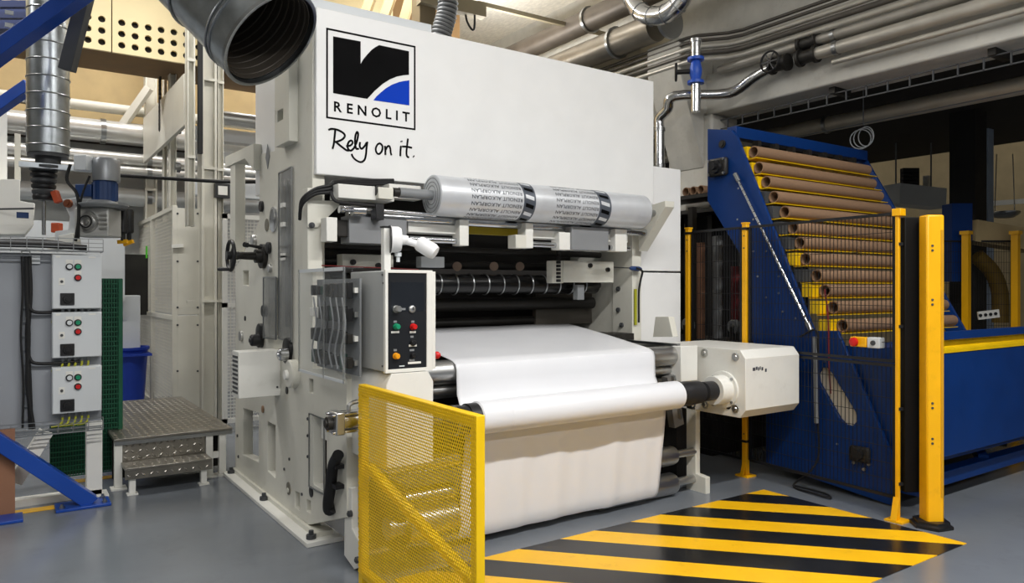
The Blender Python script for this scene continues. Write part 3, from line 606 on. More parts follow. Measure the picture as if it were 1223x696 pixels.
# drive housing on the right
GX0, GX1, GY0, GY1, GZ0, GZ1 = 4.36, 4.995, 3.41, 4.3, .62, 1.11
c_ = .06
dh = obj(MB().plate('x', [(GY0, GZ0+c_), (GY0+c_*.8, GZ0), (GY1, GZ0), (GY1, GZ1), (GY0+c_*.8, GZ1), (GY0, GZ1-c_)], [], GX0, GX1), 'drive_housing', M['white'], wm, bevel=.004, label='white chamfered drive housing with chuck flange')
AXY, AXZ = 3.6, .812
obj(MB().lathe((GX0, AXY, AXZ), (-1, 0, 0), [(0, .135), (.02, .135), (.02, .105), (.13, .105), (.13, .05), (.14, .05)], 32), 'flange', M['white'], dh, bevel=.003)
for px, py in ((842, 421), (879, 426), (879, 488), (828, 432), (843, 483), (828, 483)):
    p = W(px, py, X=GX0); obj(MB().lathe(p, (-1, 0, 0), [(0, .03), (.012, .03), (.012, .017), (.02, .013)], 16), 'bolt', M['alu'], dh)
for px, py in ((852, 481), (870, 485)): p = W(px, py, X=GX0); obj(MB().lathe(p, (-1, 0, 0), [(0, .022), (.005, .022)], 14), 'plug_hole', M['black'], dh)
for k in range(4):
    a = math.radians(45+90*k); obj(MB().lathe((GX0-.02, AXY+.12*math.cos(a), AXZ+.12*math.sin(a)), (-1, 0, 0), [(0, .01), (.01, .01)], 8), 'flange_bolt', M['steel'], dh)
obj(MB().lathe((GX0-.13, AXY, AXZ), (-1, 0, 0), [(0, .07), (.1, .07), (.11, .045), (.13, .045), (.14, .078), (.29, .088), (.31, .085), (.36, .08)], 28), 'chuck', mat('black_chuck', (52, 52, 54), .4, .5), dh)
# stamped data plate lettering on the front face (illegible smudge of print)
for k, (x, wdt, z) in enumerate(((4.44, .03, .97), (4.475, .02, .975), (4.5, .015, .97), (4.52, .012, .975), (4.54, .02, .968), (4.58, .02, .955))): obj(MB().box(x, x+wdt, GY0-.0008, GY0+.001, z-.012, z+.012), 'scuff', M['fade'], dh)
pd = obj(MB().plate('x', YZ(4.38, (822, 470), (833, 470), (833, 565), (845, 570), (845, 592), (838, 593), (822, 588)), [], 4.36, 4.41), 'roller_stand', M['cream'], wm, bevel=.004)
obj(MB().box(4.45, 4.7, 4.15, 4.4, 0, .62), 'pillar', M['dark'], pd)
for (z, r_, m) in ((.3, .072, M['alu']), (.09, .08, M['alu'])):
    obj(MB().lathe((3.4, 3.9, z), (1, 0, 0), [(0, r_), (.72, r_), (.74, r_*.9), (.74, r_*.4), (.97, r_*.4)], 28), 'roller', m, pd)
for z, r_ in ((.55, .05), (.5, .03)): obj(MB().cyl((3.6, 4.05, z), (4.15, 4.05, z), r_, n=16), 'roller', M['dark'], pd)
b0, b1 = W(799, 448, Y=3.9), W(808, 508, Y=3.9)
obj(MB().bar(b0, b1, .1, .06, (0, 1, 0)), 'lever', mat('graphite_lever', (140, 138, 134), .4, .4), pd); obj(MB().bar(b0+Vector((0, -.04, 0)), b1+Vector((0, -.04, .06)), .02, .03, (0, 1, 0)), 'lever_rib', M['steel'], pd)
# guide rollers at the lip of the web, and their right block
gr = obj(MB().box(4.12, 4.3, 3.8, 4.35, .86, 1.125), 'lip_roller_block', M['white'], wm, bevel=.006)
obj(MB().cyl((1.88, 3.9, 1.05), (4.12, 3.9, 1.05), .072, n=28), 'roller', M['alu'], gr); obj(MB().cyl((1.88, 3.92, .94), (4.12, 3.92, .94), .03, n=20), 'roller', M['alu'], gr)
obj(MB().box(1.9, 4.12, 3.97, 4.03, .88, .98), 'cross_bar', M['steel'], gr)
obj(MB().plate('x', YZ(4.2, (784, 402), (787, 378), (803, 378), (808, 402)), [], 4.16, 4.22), 'wedge_plate', M['cream'], gr, bevel=.003)
obj(MB().box(2.0, 4.2, 4.38, 4.62, 1.12, 1.19), 'table_ledge', M['dark'], gr); obj(MB().bar((4.05, 4.35, 1.14), (4.15, 3.85, 1.13), .04, .02), 'edge_rail', M['steel'], gr)
obj(MB().lathe((3.92, 4.45, 1.17), (1, -.1, 0), [(0, .014), (.2, .014)], 10), 'edge_rod', M['chrome'], gr)
# film web: one draped sheet with a little waviness
X0w, X1w = 2.21, 3.86
prof = [(4.8, 1.262), (4.6, 1.235), (4.4, 1.205), (4.2, 1.172), (4.05, 1.147), (3.92, 1.127), (3.86, 1.117), (3.825, 1.097), (3.812, 1.065), (3.81, 1.0), (3.806, .92), (3.775, .86), (3.72, .8), (3.702, .74), (3.71, .66), (3.73, .5), (3.755, .3), (3.775, .15), (3.785, .09), (3.81, .055), (3.86, .04), (3.9, .035)]
NX = 60; mbw = MB(); vs = []
for j, (y, z) in enumerate(prof):
    for i in range(NX+1):
        u = i/NX; x = X0w+(X1w-X0w)*u; lower = max(0, min(1, (.8-z)/.25)); up_ = 1 if z > 1.1 else 0
        wv = 3*(math.sin(u*23+1)*.5+math.sin(u*41+.5)*.3+math.sin(u*67)*.2+math.sin(u*11+2)*.6)
        wz = math.sin(u*9+y*3)*.5+math.sin(u*17-y*5)*.3
        vs.append((x, y+wv*.0035*lower, z+wz*.004*up_*(1 if y > 3.95 else 0)))
mbw.add(vs, [(j*(NX+1)+i, j*(NX+1)+i+1, (j+1)*(NX+1)+i+1, (j+1)*(NX+1)+i) for j in range(len(prof)-1) for i in range(NX)])
solo(mbw, 'film_web', M['web'], 'white plastic film sheet running over the table and hanging to the floor', 'film', solid=.003)
fr_ = thing('film_winding_roll', 'narrow roll of white film on a dark chuck in front of the hanging sheet', 'film roll', (3, AXY, AXZ))
obj(MB().lathe((2.215, AXY, AXZ), (1, 0, 0), [(0, .088), (.006, .096), (.2, .0965), (.203, .094), (.21, .0965), (1.64, .0965), (1.646, .088)], 40), 'wound_film', M['web'], fr_)
obj(MB().lathe((1.9, AXY, AXZ), (1, 0, 0), [(0, .05), (.08, .05), (.08, .07), (.14, .07), (.15, .085), (.2, .085), (.2, .08), (.25, .08), (.25, .088), (.315, .088)], 28), 'core_chuck', mat('black_chuck', (52, 52, 54), .4, .5), fr_)
obj(MB().lathe((2.05, AXY, AXZ), (1, 0, 0), [(0, .087), (.02, .087)], 28), 'chuck_ring', M['steel'], fr_)

# --- printed silver film roll on the upper shaft
RY, RZ, RR = 4.2, 2.152, .131; RX0, RX1 = 2.25, 4.1
sr = thing('printed_film_roll', 'long silver film roll with repeated dark lettering under the logo hood', 'film roll', (3.2, RY, RZ))
fb_ = obj(MB().lathe((RX0, RY, RZ), (1, 0, 0), [(0, .04), (.0, RR-.006), (.006, RR), (RX1-RX0-.006, RR), (RX1-RX0, RR-.006), (RX1-RX0, .04)], 56), 'film_wrap', M['film'], sr)
for rr_ in (.06, .085, .11): obj(MB().torus((RX0, RY, RZ), (1, 0, 0), rr_, .0025, 36, 6), 'winding_ring', M['grey'], fb_)
obj(MB().lathe((2.02, RY, RZ), (1, 0, 0), [(0, .032), (.25, .032)], 20), 'core_tube', M['grey'], sr)
obj(MB().lathe((1.86, RY, RZ), (1, 0, 0), [(0, .03), (.03, .03), (.03, .014), (.12, .014), (.12, .028), (.16, .028)], 16), 'shaft', M['dark'], sr)
obj(MB().lathe((RX1, RY, RZ), (1, 0, 0), [(0, .032), (.1, .032), (.1, .026), (.2, .026), (.2, .035), (.24, .035)], 18), 'shaft', M['steel'], sr)
def oncyl(x, ang, r): return (x, RY+r*math.cos(ang), RZ+r*math.sin(ang))
tv, tf = text_mb('RENOLIT ALKORPLAN', 1.0, 1.05, .01)
tw = max(v[0] for v in tv)-min(v[0] for v in tv); tx0 = min(v[0] for v in tv); thh = max(v[1] for v in tv)
def xp(px): return W(px, 240, Y=RY-.1).x
def rows(px0, px1, angs, hgt):
    xa, xb = xp(px0), xp(px1)
    for a_deg in angs:
        mb = MB(); k = (xb-xa)/tw; kv = hgt/thh; vs = []
        for v in tv:
            # upside down: text runs right to left, its top points down
            x = xb-(v[0]-tx0)*k; ang = math.radians(a_deg)+(v[1]*kv)/RR; vs.append(oncyl(x, ang, RR+.0012))
        mb.add(vs, tf); obj(mb, 'printed_line', M['fade'], fb_, flat=True)
rows(561, 621, range(82, 268, 19), .024); rows(662, 712, range(90, 268, 19), .024)
for (pa, pb) in ((623, 637), (713, 727)):
    xa, xb = xp(pa), xp(pb)
    bd = obj(MB().lathe((xa, RY, RZ), (1, 0, 0), [(0, RR), (0, RR+.001), (xb-xa, RR+.001), (xb-xa, RR)], 48), 'dark_band', mat('slate_band', (88, 94, 104), .35, .3, var=.1), fb_)
    for k in range(14):
        a = math.radians(k*25.7+8); mb = MB(); n_ = 5; vs = []
        for i in range(n_):
            for x, sh in ((xa+(xb-xa)*.15, 0), (xa+(xb-xa)*.85, .12)): vs.append(oncyl(x, a+sh+.2*i/(n_-1), RR+.0022))
        mb.add(vs, [(2*i, 2*i+1, 2*i+3, 2*i+2) for i in range(n_-1)]); obj(mb, 'band_mark', M['print'] if k % 2 else M['film'], bd)
# ================================================================== control console, lamp, clear box
CX0, CX1, CY0, CY1, CZ0, CZ1 = 1.6, 1.865, 3.48, 3.95, 1.122, 1.645
cc = thing('control_console', 'grey control console with black push button panel on the cream arm', 'control panel', (1.73, 3.7, 1.12))
obj(MB().box(CX0, CX1, CY0+.02, CY1, CZ0, CZ1), 'console_box', mat('console_grey', (176, 178, 176), .4, var=.03), cc, bevel=.006)
obj(MB().plate('y', [(CX0-.004, CZ0-.004), (CX1+.004, CZ0-.004), (CX1+.004, CZ1+.004), (CX0-.004, CZ1+.004)], [[(CX0+.012, CZ0+.014), (CX1-.03, CZ0+.014), (CX1-.03, CZ1-.012), (CX0+.012, CZ1-.012)]], CY0-.004, CY0+.02), 'bezel', M['white'], cc, bevel=.002)
pn = obj(MB().box(CX0+.012, CX1-.03, CY0+.004, CY0+.02, CZ0+.014, CZ1-.012), 'front_panel', mat('panel_black', (20, 23, 28), .4), cc)
obj(MB().box(CX0+.03, CX1-.045, CY0+.0025, CY0+.0045, CZ0+.31, CZ1-.06), 'display', mat('display_black', (28, 32, 38), .25), pn)
def onp(px, py): return W(px, py, Y=CY0+.003)
def btn(px, py, r, l, m, nm, n=20):
    p = onp(px, py); b_ = obj(MB().lathe(p, (0, -1, 0), [(0, r*1.15), (.006, r*1.15), (.006, r), (l*.8, r), (l, r*.75)], n), nm, m, pn); return p, b_
for px, py, r, l, m, nm in ((473, 369, .017, .045, M['alu'], 'selector_knob'), (492, 369, .017, .012, M['alu'], 'key_switch'), (473, 390, .015, .03, M['green'], 'push_button'), (493, 390, .015, .03, M['red'], 'push_button'),
                            (472.5, 425, .015, .03, M['orange'], 'push_button'), (493, 409, .015, .02, M['black'], 'selector_switch'), (493, 424, .013, .02, M['black'], 'selector_switch')):
    btn(px, py, r, l, m, nm)
obj(MB().bc(onp(492, 368)+Vector((0, -.011, 0)), .005, .006, .018), 'keyhole', M['black'], pn)
for px, py, wd in ((472, 396.5, .045), (493, 396.5, .035), (493, 412.5, .045), (495, 433, .075), (492, 430, .03), (482, 369, .022), (472, 384, .018), (493, 384, .018), (492, 402, .018), (472, 418, .018), (492, 418, .026)):
    obj(MB().bc(onp(px, py), wd, .002, .011), 'label_plate', M['white'] if wd > .03 else M['grey'], pn)
obj(MB().bc(onp(480, 437), .03, .001, .006), 'label_plate', M['lgrey'], pn)
for px, py in ((421, 323), (421, 430), (457, 328), (457, 437), (458, 338)):
    p = W(px, py, X=CX0); obj(MB().lathe(p, (-1, 0, 0), [(0, .005), (.004, .005)], 10), 'screw', M['dgrey'], cc)
obj(MB().box(CX1+.004, CX1+.03, CY0+.01, CY0+.05, CZ0+.0, CZ1-.002), 'side_rail', M['white'], cc, bevel=.003)
p = W(513.5, 425, Y=CY0+.0); obj(MB().lathe((CX1+.03, CY0+.02, p.z), (1, 0, 0), [(0, .02), (.02, .02), (.02, .014), (.03, .012)], 16), 'side_button', M['red'], cc)
# lamp / camera on the post
p = W(461, 318, Y=3.62); cl = thing('inspection_camera', 'white swivel inspection camera on a short post above the console', 'camera', (p.x, p.y, CZ1))
zt = W(461, 272, Y=3.62).z
obj(MB().box(p.x-.02, p.x+.02, p.y-.02, p.y+.02, CZ1, zt), 'post', M['white'], cl, bevel=.003); obj(MB().box(p.x-.024, p.x+.024, p.y-.024, p.y+.024, zt, zt+.008), 'post_cap', M['black'], cl)
q = Vector((p.x+.02, p.y, W(470, 286, Y=3.62).z)); wp = mat('white_plastic', (238, 238, 238), .4, var=.01)
obj(MB().lathe(q, (1, -.3, 0), [(0, .072), (.008, .074), (.012, .07), (.045, .07), (.06, .062), (.064, .03), (.07, .025), (.1, .022)], 32), 'swivel_base', wp, cl)
obj(MB().lathe(q+Vector((-.002, 0, 0)), (1, -.3, 0), [(0, .0755), (.006, .0755)], 32), 'gasket', M['black'], cl)
e1 = q+Vector((.1, -.03, -.005)); e2 = e1+Vector((.08, -.03, -.03))
obj(MB().cyl(e1-Vector((.03, -.01, -.005)), e2, .02, n=18), 'arm', wp, cl)
hd = Vector((.5, -.5, -.42)).normalized(); obj(MB().lathe(e2-hd*.05, hd, [(0, .02), (.008, .036), (.02, .042), (.1, .044), (.12, .036), (.125, .02)], 26), 'camera_head', wp, cl)
obj(MB().tube(sm([e1+Vector((.05, .02, .0)), e1+Vector((.1, .05, .01)), e1+Vector((.13, .05, -.03)), e1+Vector((.13, .04, -.07))], 5), .009, 8), 'cable', M['rubber'], cl)
obj(MB().lathe(q+Vector((.045, -.012, -.07)), (0, 0, -1), [(0, .018), (.02, .018), (.02, .01), (.05, .01)], 14), 'cable_gland', M['lgrey'], cl)
# clear polycarbonate terminal box
TX0, TX1 = 1.46, 1.565; q = YZ(TX0, (357, 322), (357, 443), (416, 318)); TY1, TZ1, TZ0, TY0 = q[0][0], q[0][1], q[1][1], 3.68
tb = thing('clear_terminal_box', 'clear plastic box full of wiring beside the control console', 'terminal box', (1.52, 4.3, TZ0))
obj(MB().box(TX0, TX0+.006, TY0, TY1, TZ0, TZ1), 'clear_lid', M['clear'], tb); obj(MB().box(TX0+.006, TX1, TY0, TY1, TZ1-.006, TZ1), 'clear_top', M['clear'], tb)
obj(MB().box(TX0+.006, TX1, TY1-.006, TY1, TZ0, TZ1-.006), 'clear_side', M['clear'], tb)
for (ya_, yb) in ((TY0, TY0+.02), (TY1-.02, TY1), (TY0+.3, TY0+.315)): obj(MB().box(TX0-.004, TX0, ya_, yb, TZ0, TZ1), 'lid_strip', M['smoke'], tb)
obj(MB().box(TX0-.004, TX0, TY0, TY1, TZ1-.02, TZ1), 'lid_strip', M['lgrey'], tb); obj(MB().box(TX0-.004, TX0, TY0, TY1, TZ0, TZ0+.015), 'lid_strip', M['lgrey'], tb)
obj(MB().box(TX1-.01, TX1, TY0+.03, TY1-.05, TZ0+.03, TZ1-.06), 'mounting_plate', M['grey'], tb)
rnd = random.Random(3)
for r_ in range(4):
    zz = TZ0+.1+r_*.13; obj(MB().box(TX1-.03, TX1-.01, TY0+.05, TY1-.08, zz-.014, zz+.014), 'din_rail', M['alu'] if r_ % 2 == 0 else M['white'], tb)
    for k in range(8):
        y = TY0+.07+k*.078; hgt = rnd.uniform(.05, .09); obj(MB().box(TX1-.06, TX1-.03, y, y+rnd.uniform(.03, .065), zz-hgt/2, zz+hgt/2), 'relay', rnd.choice([M['black'], M['black'], M['dark'], M['white'] if r_ == 2 else M['black'], mat('relay_green', (24, 60, 50), .5)]), tb, bevel=.003)
for k in range(6):
    y = TY0+.1+k*.09; obj(MB().tube(sm([(TX1-.07, y, TZ0+.06), (TX1-.075, y+.03, TZ0+.16), (TX1-.07, y-.02, TZ0+.3), (TX1-.07, y+.03, TZ0+.45)], 5), .005, 6), 'lead', rnd.choice([M['rubber'], M['grey'], M['gauge']]), tb)
# bulky white motor box on the side plate
jb = thing('motor_cover_box', 'white sheet metal box with slotted end projecting from the side plate', 'box', (1.43, 5.2, .8))
JX0, JY0, JY1, JZ0, JZ1 = 1.288, 5.14, 5.31, .81, 1.125
obj(MB().box(JX0, SX, JY0, JY1, JZ0, JZ1), 'cover', M['white'], jb, bevel=.004)
for k in range(9): obj(MB().box(JX0-.004, JX0, JY0+.02, JY1-.02, JZ0+.03+k*.03, JZ0+.045+k*.03), 'slot', M['dgrey'], jb)
for px, py in ((331, 422), (331, 462)): obj(MB().lathe(W(px, py, Y=JY0), (0, -1, 0), [(0, .007), (.005, .007)], 10), 'screw', M['dgrey'], jb)

# ================================================================== perforated yellow guard
GX = 1.53; gy0, gy1 = 2.45, 3.62; gz1 = 1.055
yg = thing('perforated_guard', 'yellow perforated sheet guard in a flat frame at the front', 'guard', (GX, 3, 0))
obj(MB().box(GX-.02, GX+.02, gy0, gy0+.045, 0, gz1), 'frame_post', M['yellow'], yg, bevel=.003); obj(MB().box(GX-.02, GX+.02, gy1-.045, gy1, 0, gz1), 'frame_post', M['yellow'], yg, bevel=.003)
obj(MB().box(GX-.02, GX+.02, gy0+.045, gy1-.045, gz1-.045, gz1), 'frame_rail', M['yellow'], yg, bevel=.003); obj(MB().box(GX-.02, GX+.02, gy0+.045, gy1-.045, .06, .1), 'frame_rail', M['yellow'], yg, bevel=.003)
obj(MB().bar((GX+.02, gy1-.04, .63), (GX+.02, gy0+.04, .36), .03, .045, (1, 0, 0)), 'brace', M['yellow'], yg)
mbp = MB(); P = .0155; rh = .0057; ny = int((gy1-gy0)/P); nz = int((gz1-.08)/(P*.92)); vs = []; fs = []
for j in range(nz):
    for i in range(ny):
        y = gy0+.006+i*P+(P/2 if j % 2 else 0); z = .08+j*P*.92; n = len(vs)
        if y+P > gy1: continue
        hy, hz_ = P/2, P*.46; cy, cz = y+hy, z+hz_
        o_ = [(hy, 0), (hy, hz_), (0, hz_), (-hy, hz_), (-hy, 0), (-hy, -hz_), (0, -hz_), (hy, -hz_)]
        for k in range(8): vs.append((GX-.021, cy+o_[k][0], cz+o_[k][1]))
        for k in range(8):
            a = k*math.pi/4; vs.append((GX-.021, cy+rh*math.cos(a), cz+rh*math.sin(a)))
        for k in range(8): k2 = (k+1) % 8; fs.append((n+k, n+k2, n+8+k2, n+8+k))
mbp.add(vs, fs)
obj(mbp, 'perforated_sheet', M['yellow'], yg, kind='stuff', flat=True, solid=.0015)
# ================================================================== REAR FRAME AND MESH CAGE
BX = 1.55; BY0, BY1 = 8.95, 12.0
cg = thing('mesh_cage', 'ivory wire mesh cage behind the checker plate platform', 'cage', (1.9, 10, 0))
for (z0, z1) in ((.12, 1.2), (1.28, 2.44)):
    for k in range(2):
        ya = BY0+.04+k*(BY1-BY0)/2; yb = ya+(BY1-BY0)/2-.06
        obj(MB().grid((BX, ya, z0), (0, yb-ya, 0), (0, 0, z1-z0), 20, 28, .005), 'wire_mesh', M['rear'], cg, kind='stuff')
for yy in (BY0, (BY0+BY1)/2, BY1-.04): obj(MB().box(BX-.02, BX+.03, yy, yy+.04, 0, 2.48), 'cage_post', M['rear'], cg)
for zz in (.08, 1.2, 2.44): obj(MB().box(BX-.015, BX+.025, BY0+.006, BY1-.006, zz, zz+.05), 'cage_rail', M['rear'], cg)
xe = XZ(BY0, (240, 300))[0][0]
obj(MB().box(BX+.03, xe, BY0, BY0+.03, 1.262, 2.46), 'solid_panel', M['rear'], cg, bevel=.003); obj(MB().box(BX+.03, xe, BY0, BY0+.03, .1, 1.25), 'solid_panel', M['rear'], cg, bevel=.003)
for px, py in ((212, 255), (236, 255), (212, 312), (236, 312), (212, 367), (236, 367), (212, 388), (236, 388), (212, 443), (236, 443)):
    obj(MB().lathe(W(px, py, Y=BY0), (0, -1, 0), [(0, .012), (.006, .012)], 8), 'screw', M['dgrey'], cg)
obj(MB().bc(W(175, 301, X=BX-.03), .008, .1, .16), 'green_sticker', M['lime'], cg)
obj(MB().bar(W(205, 294, Y=BY0-.02), W(219, 293, Y=BY0-.02), .02, .04), 'latch', M['white'], cg)
# tall rear columns
def colpx(x0, x1, Y, z0, z1, dep, lab, name='frame_column', m=M['rear'], detail=True):
    a, b = XZ(Y, (x0, 345), (x1, 345)); t = thing(name, lab, 'column', ((a[0]+b[0])/2, Y+dep/2, z0), 'ivory columns of the rear frame')
    w_ = b[0]-a[0]; obj(MB().box(a[0], b[0], Y, Y+.02, z0, z1), 'web', m, t); obj(MB().box(a[0], a[0]+w_*.16, Y-.05, Y+dep, z0, z1), 'flange', m, t, bevel=.003); obj(MB().box(b[0]-w_*.16, b[0], Y-.05, Y+dep, z0, z1), 'flange', m, t, bevel=.003)
    if detail:
        for z in (1.4, 2.9, 3.9): obj(MB().box(a[0]-.003, b[0]+.003, Y-.053, Y-.002, z, z+.03), 'stiffener', m, t)
    return t
colpx(240, 258, 8.85, 0, 5.6, .2, 'wide ivory column right of the solid cage panels')
colpx(223, 232, 8.2, 2.2, 5.6, .1, 'slim ivory column right of the sloping panel')
colpx(259, 266, 8.9, 0, 5.6, .1, 'narrow ivory rail with clamps right of the wide column')
colpx(173, 187, 11.2, 2.4, 5.6, .12, 'far ivory column at the left edge of the rear frame')
colpx(195, 199, 10.2, 2.4, 5.6, .08, 'thin ivory column between the dark lifting chains', detail=False)
colpx(202, 210, 9.6, 2.4, 5.6, .08, 'ivory column beside the sloping panel top', detail=False)
for px, lab in ((191, 'dark lifting chain hanging left in the rear frame'), (215, 'dark lifting chain hanging right in the rear frame')):
    p = W(px, 100, Y=9.8); t = thing('lifting_chain', lab, 'chain', (p.x, p.y, 3.4), 'lifting chains of the rear frame')
    lk = obj(MB().torus((p.x, p.y, 3.5), (1, 0, 0), .035, .012, 10, 5), 'link', M['dark'], t)
    for k in range(1, 40): inst(lk, (p.x, p.y, 3.5+k*.052), t)
q = YZ(BX, (173, 142), (173, 195), (222, 150), (222, 88))
solo(MB().plate('x', q, [], BX-.02, BX+.02), 'lift_shield_sheet', M['rear'], 'ivory sheet panel high between the rear columns', 'panel', bevel=.004)
solo(MB().bar(W(239, 345, Y=8.7)+Vector((0, 0, 1.5)), W(239, 345, Y=8.7)+Vector((0, 0, 4.2)), .05, .05, (1, 0, 0)), 'cable_bundle', M['rubber'], 'black cable bundle running up the rear frame column', 'cable')
solo(MB().bar(W(143, 155, d=10), W(178, 105, d=10), .09, .09), 'diagonal_strut', M['rear'], 'ivory diagonal strut left of the rear frame', 'strut')
# box section rails behind the platform between cage and machine
# mesh door behind the handwheel
DY = 8.3; q = XZ(DY, (266, 255), (325, 490)); dx0, dx1, dz1 = q[0][0], q[1][0], q[0][1]
dr = thing('wire_mesh_gate', 'ivory mesh door behind the machine handwheel', 'door', ((dx0+dx1)/2, DY, 0)); dr['kind'] = 'thing'
for a, b in ((dx0, dx0+.05), (dx1-.05, dx1)): obj(MB().box(a, b, DY, DY+.04, 0, dz1), 'door_post', M['white'], dr)
for z in (.1, 1.35, dz1-.05): obj(MB().box(dx0, dx1, DY, DY+.04, z, z+.05), 'door_rail', M['white'], dr)
obj(MB().grid((dx0+.05, DY+.02, .15), (dx1-dx0-.1, 0, 0), (0, 0, dz1-.2), 12, 58, .009), 'wire_mesh', M['white'], dr, kind='stuff')
# pipes and pale beams across the back
silv = mat('pale_silver_pipe', (214, 214, 210), .3, .5, var=.06)
for k, (px, py, Y, r, m, lab) in enumerate(((40, 148, 11.25, .15, silv, 'thick silver pipe crossing behind the galvanised duct'), (120, 128, 11.35, .07, M['rear'], 'pale rail along the base of the tan wall'), (100, 186, 11.2, .09, silv, 'middle silver pipe behind the gear motor'),
                                          (100, 200, 11.15, .065, silv, 'lower silver pipe behind the gear motor'), (300, 145, 9.9, .09, silv, 'silver pipe seen over the mesh door'), (300, 207, 9.6, .06, silv, 'thin silver pipe between column and side plate'), (100, 232, 11.3, .12, M['lgrey'], 'wide pale pipe below the gear motor level'))):
    p = W(px, py, Y=Y); x0, x1 = (-6, 3.2) if px < 200 else (2.2, 6); t = thing('crossing_pipe', lab, 'pipe', (p.x, Y, p.z), 'pipes across the back')
    obj(MB().cyl((x0, Y, p.z), (x1, Y, p.z), r, n=20), 'pipe_run', m, t)
    for xx in (p.x-.9, p.x+.75): obj(MB().cyl((xx, Y, p.z), (xx+.06, Y, p.z), r*1.12, n=20), 'coupling', M['steel'], t)
for k, (py, hgt, lab) in enumerate(((165, .16, 'upper pale steel beam between column and side plate'), (190, .12, 'middle pale steel beam between column and side plate'), (228, .2, 'lower pale steel beam between column and side plate'))):
    p = W(300, py, Y=10.2); solo(MB().box(2.0, 6.2, 10.2, 10.4, p.z-hgt/2, p.z+hgt/2), 'background_beam', M['lgrey'], lab, 'beam', 'pale beams behind the machine')
solo(MB().tube(sm([W(136, 209, d=6.2), W(200, 213, d=6.4), W(270, 217, d=6.3), W(312, 217, d=6.1)], 5), .016, 10), 'cable_run', M['rubber'], 'black cable run spanning across the rear frame', 'cable')
p = W(265, 228, Y=8.8); t = thing('junction_switch', 'small black junction box with white face on the rear column', 'switch box', p)
obj(MB().bc(p, .16, .08, .16), 'box', M['black'], t); obj(MB().bc(p+Vector((0, -.045, 0)), .1, .01, .1), 'face', M['white'], t)
# pale filler blocks added so that the gap reads as a bright hall
solo(MB().box(-5.5, 1.2, 10.2, 10.5, 1.4, 2.35), 'pale_filler_block', M['lgrey'], 'long pale block filling in for the bright hall behind the electrical rack', 'machine')
solo(MB().box(2.3, 6.0, 12, 12.4, 0, 2.3), 'pale_filler_block', M['lgrey'], 'long pale block filling in for the bright hall behind the mesh door', 'machine')
# ================================================================== PLATFORM with checker plate
PX0, PX1, PY0, PY1, PZ = .68, 1.56, 6.42, 8.6, .39
def checker():
    m = mat('checker_plate', (150, 146, 138), .38, 1, var=.14, scale=8); nt = m.node_tree; b = nt.nodes['Principled BSDF']; L = nt.links.new
    return m
ck = checker()
pf = thing('access_platform', 'checker plate platform with a lower step in front of the cage', 'platform', (1.1, 7, 0))
def checkplate(x0, x1, y0, y1, z, name, host, vert=None):
    o = obj(MB().box(x0, x1, y0, y1, z-.02, z), name, ck, host, bevel=.003)
    mb = MB(); P = .055; i = 0
    nx = int((x1-x0)/P); ny = int((y1-y0)/P)
    for a in range(nx):
        for b in range(ny):
            cx, cy = x0+(a+.5)*P, y0+(b+.5)*P; d = Vector((1, 1 if (a+b) % 2 else -1, 0)).normalized(); n_ = Vector((-d.y, d.x, 0)); c = Vector((cx, cy, z))
            mb.add([c-d*.026, c+n_*.009, c+d*.026, c-n_*.009, c+Vector((0, 0, .004))], [(0, 3, 4), (3, 2, 4), (2, 1, 4), (1, 0, 4)])
    obj(mb, 'raised_lugs', ck, o, kind='stuff', flat=True); return o
checkplate(PX0, PX1, PY0, PY1, PZ, 'deck', pf)
obj(MB().box(PX0+.002, PX1-.002, PY0-.004, PY0+.006, PZ-.05, PZ-.0205), 'deck_lip', M['steel'], pf)
sx0, sx1 = XZ(6.2, (149, 560))[0][0], XZ(6.2, (253, 560))[0][0]
checkplate(sx0, sx1, 6.18, 6.44, .205, 'step_tread', pf)
fr = obj(MB().box(sx0, sx1, 6.18, 6.195, .12, .185), 'step_front', ck, pf)
def vcheck(x0, x1, y, z0, z1, host):
    mb = MB(); P = .05
    for a in range(int((x1-x0)/P)):
        for b in range(int((z1-z0)/P)):
            c = Vector((x0+(a+.5)*P, y, z0+(b+.5)*P)); d = Vector((1, 0, 1 if (a+b) % 2 else -1)).normalized(); n_ = Vector((-d.z, 0, d.x))
            mb.add([c-d*.023, c+n_*.009, c+d*.023, c-n_*.009, c-Vector((0, .004, 0))], [(0, 3, 4), (3, 2, 4), (2, 1, 4), (1, 0, 4)])
    obj(mb, 'raised_lugs', ck, host, kind='stuff', flat=True)
vcheck(sx0, sx1, 6.18, .12, .185, fr)
kb = obj(MB().box(PX0+.06, sx1, PY0+.03, PY0+.045, .16, PZ-.03), 'riser_plate', ck, pf); vcheck(PX0+.06, sx1, PY0+.03, .2, PZ-.03, kb)
for x in (PX0+.03, sx1+.03, PX1-.08): obj(MB().box(x-.025, x+.03, PY0+.008, PY0+.058, .012, PZ-.021), 'leg', M['white'], pf, bevel=.003); obj(MB().box(x-.05, x+.06, PY0-.03, PY0+.09, 0, .012), 'foot_plate', M['white'], pf)
for x in (sx0+.05, sx1-.06): obj(MB().box(x-.02, x+.025, 6.2, 6.245, .01, .185), 'leg', M['white'], pf, bevel=.003); obj(MB().box(x-.035, x+.04, 6.185, 6.26, 0, .01), 'foot_plate', M['white'], pf)
obj(MB().box(sx1+.062, PX1-.05, PY0+.015, PY0+.05, .15, .2), 'lower_rail', M['white'], pf); obj(MB().box(PX0+.03, PX0+.08, PY1-.1, PY1-.05, 0, PZ-.02), 'leg', M['white'], pf)
obj(MB().box(PX0+.02, PX1, PY0+.3, PY0+.32, .02, PZ-.03), 'back_plate', M['inner'], pf)
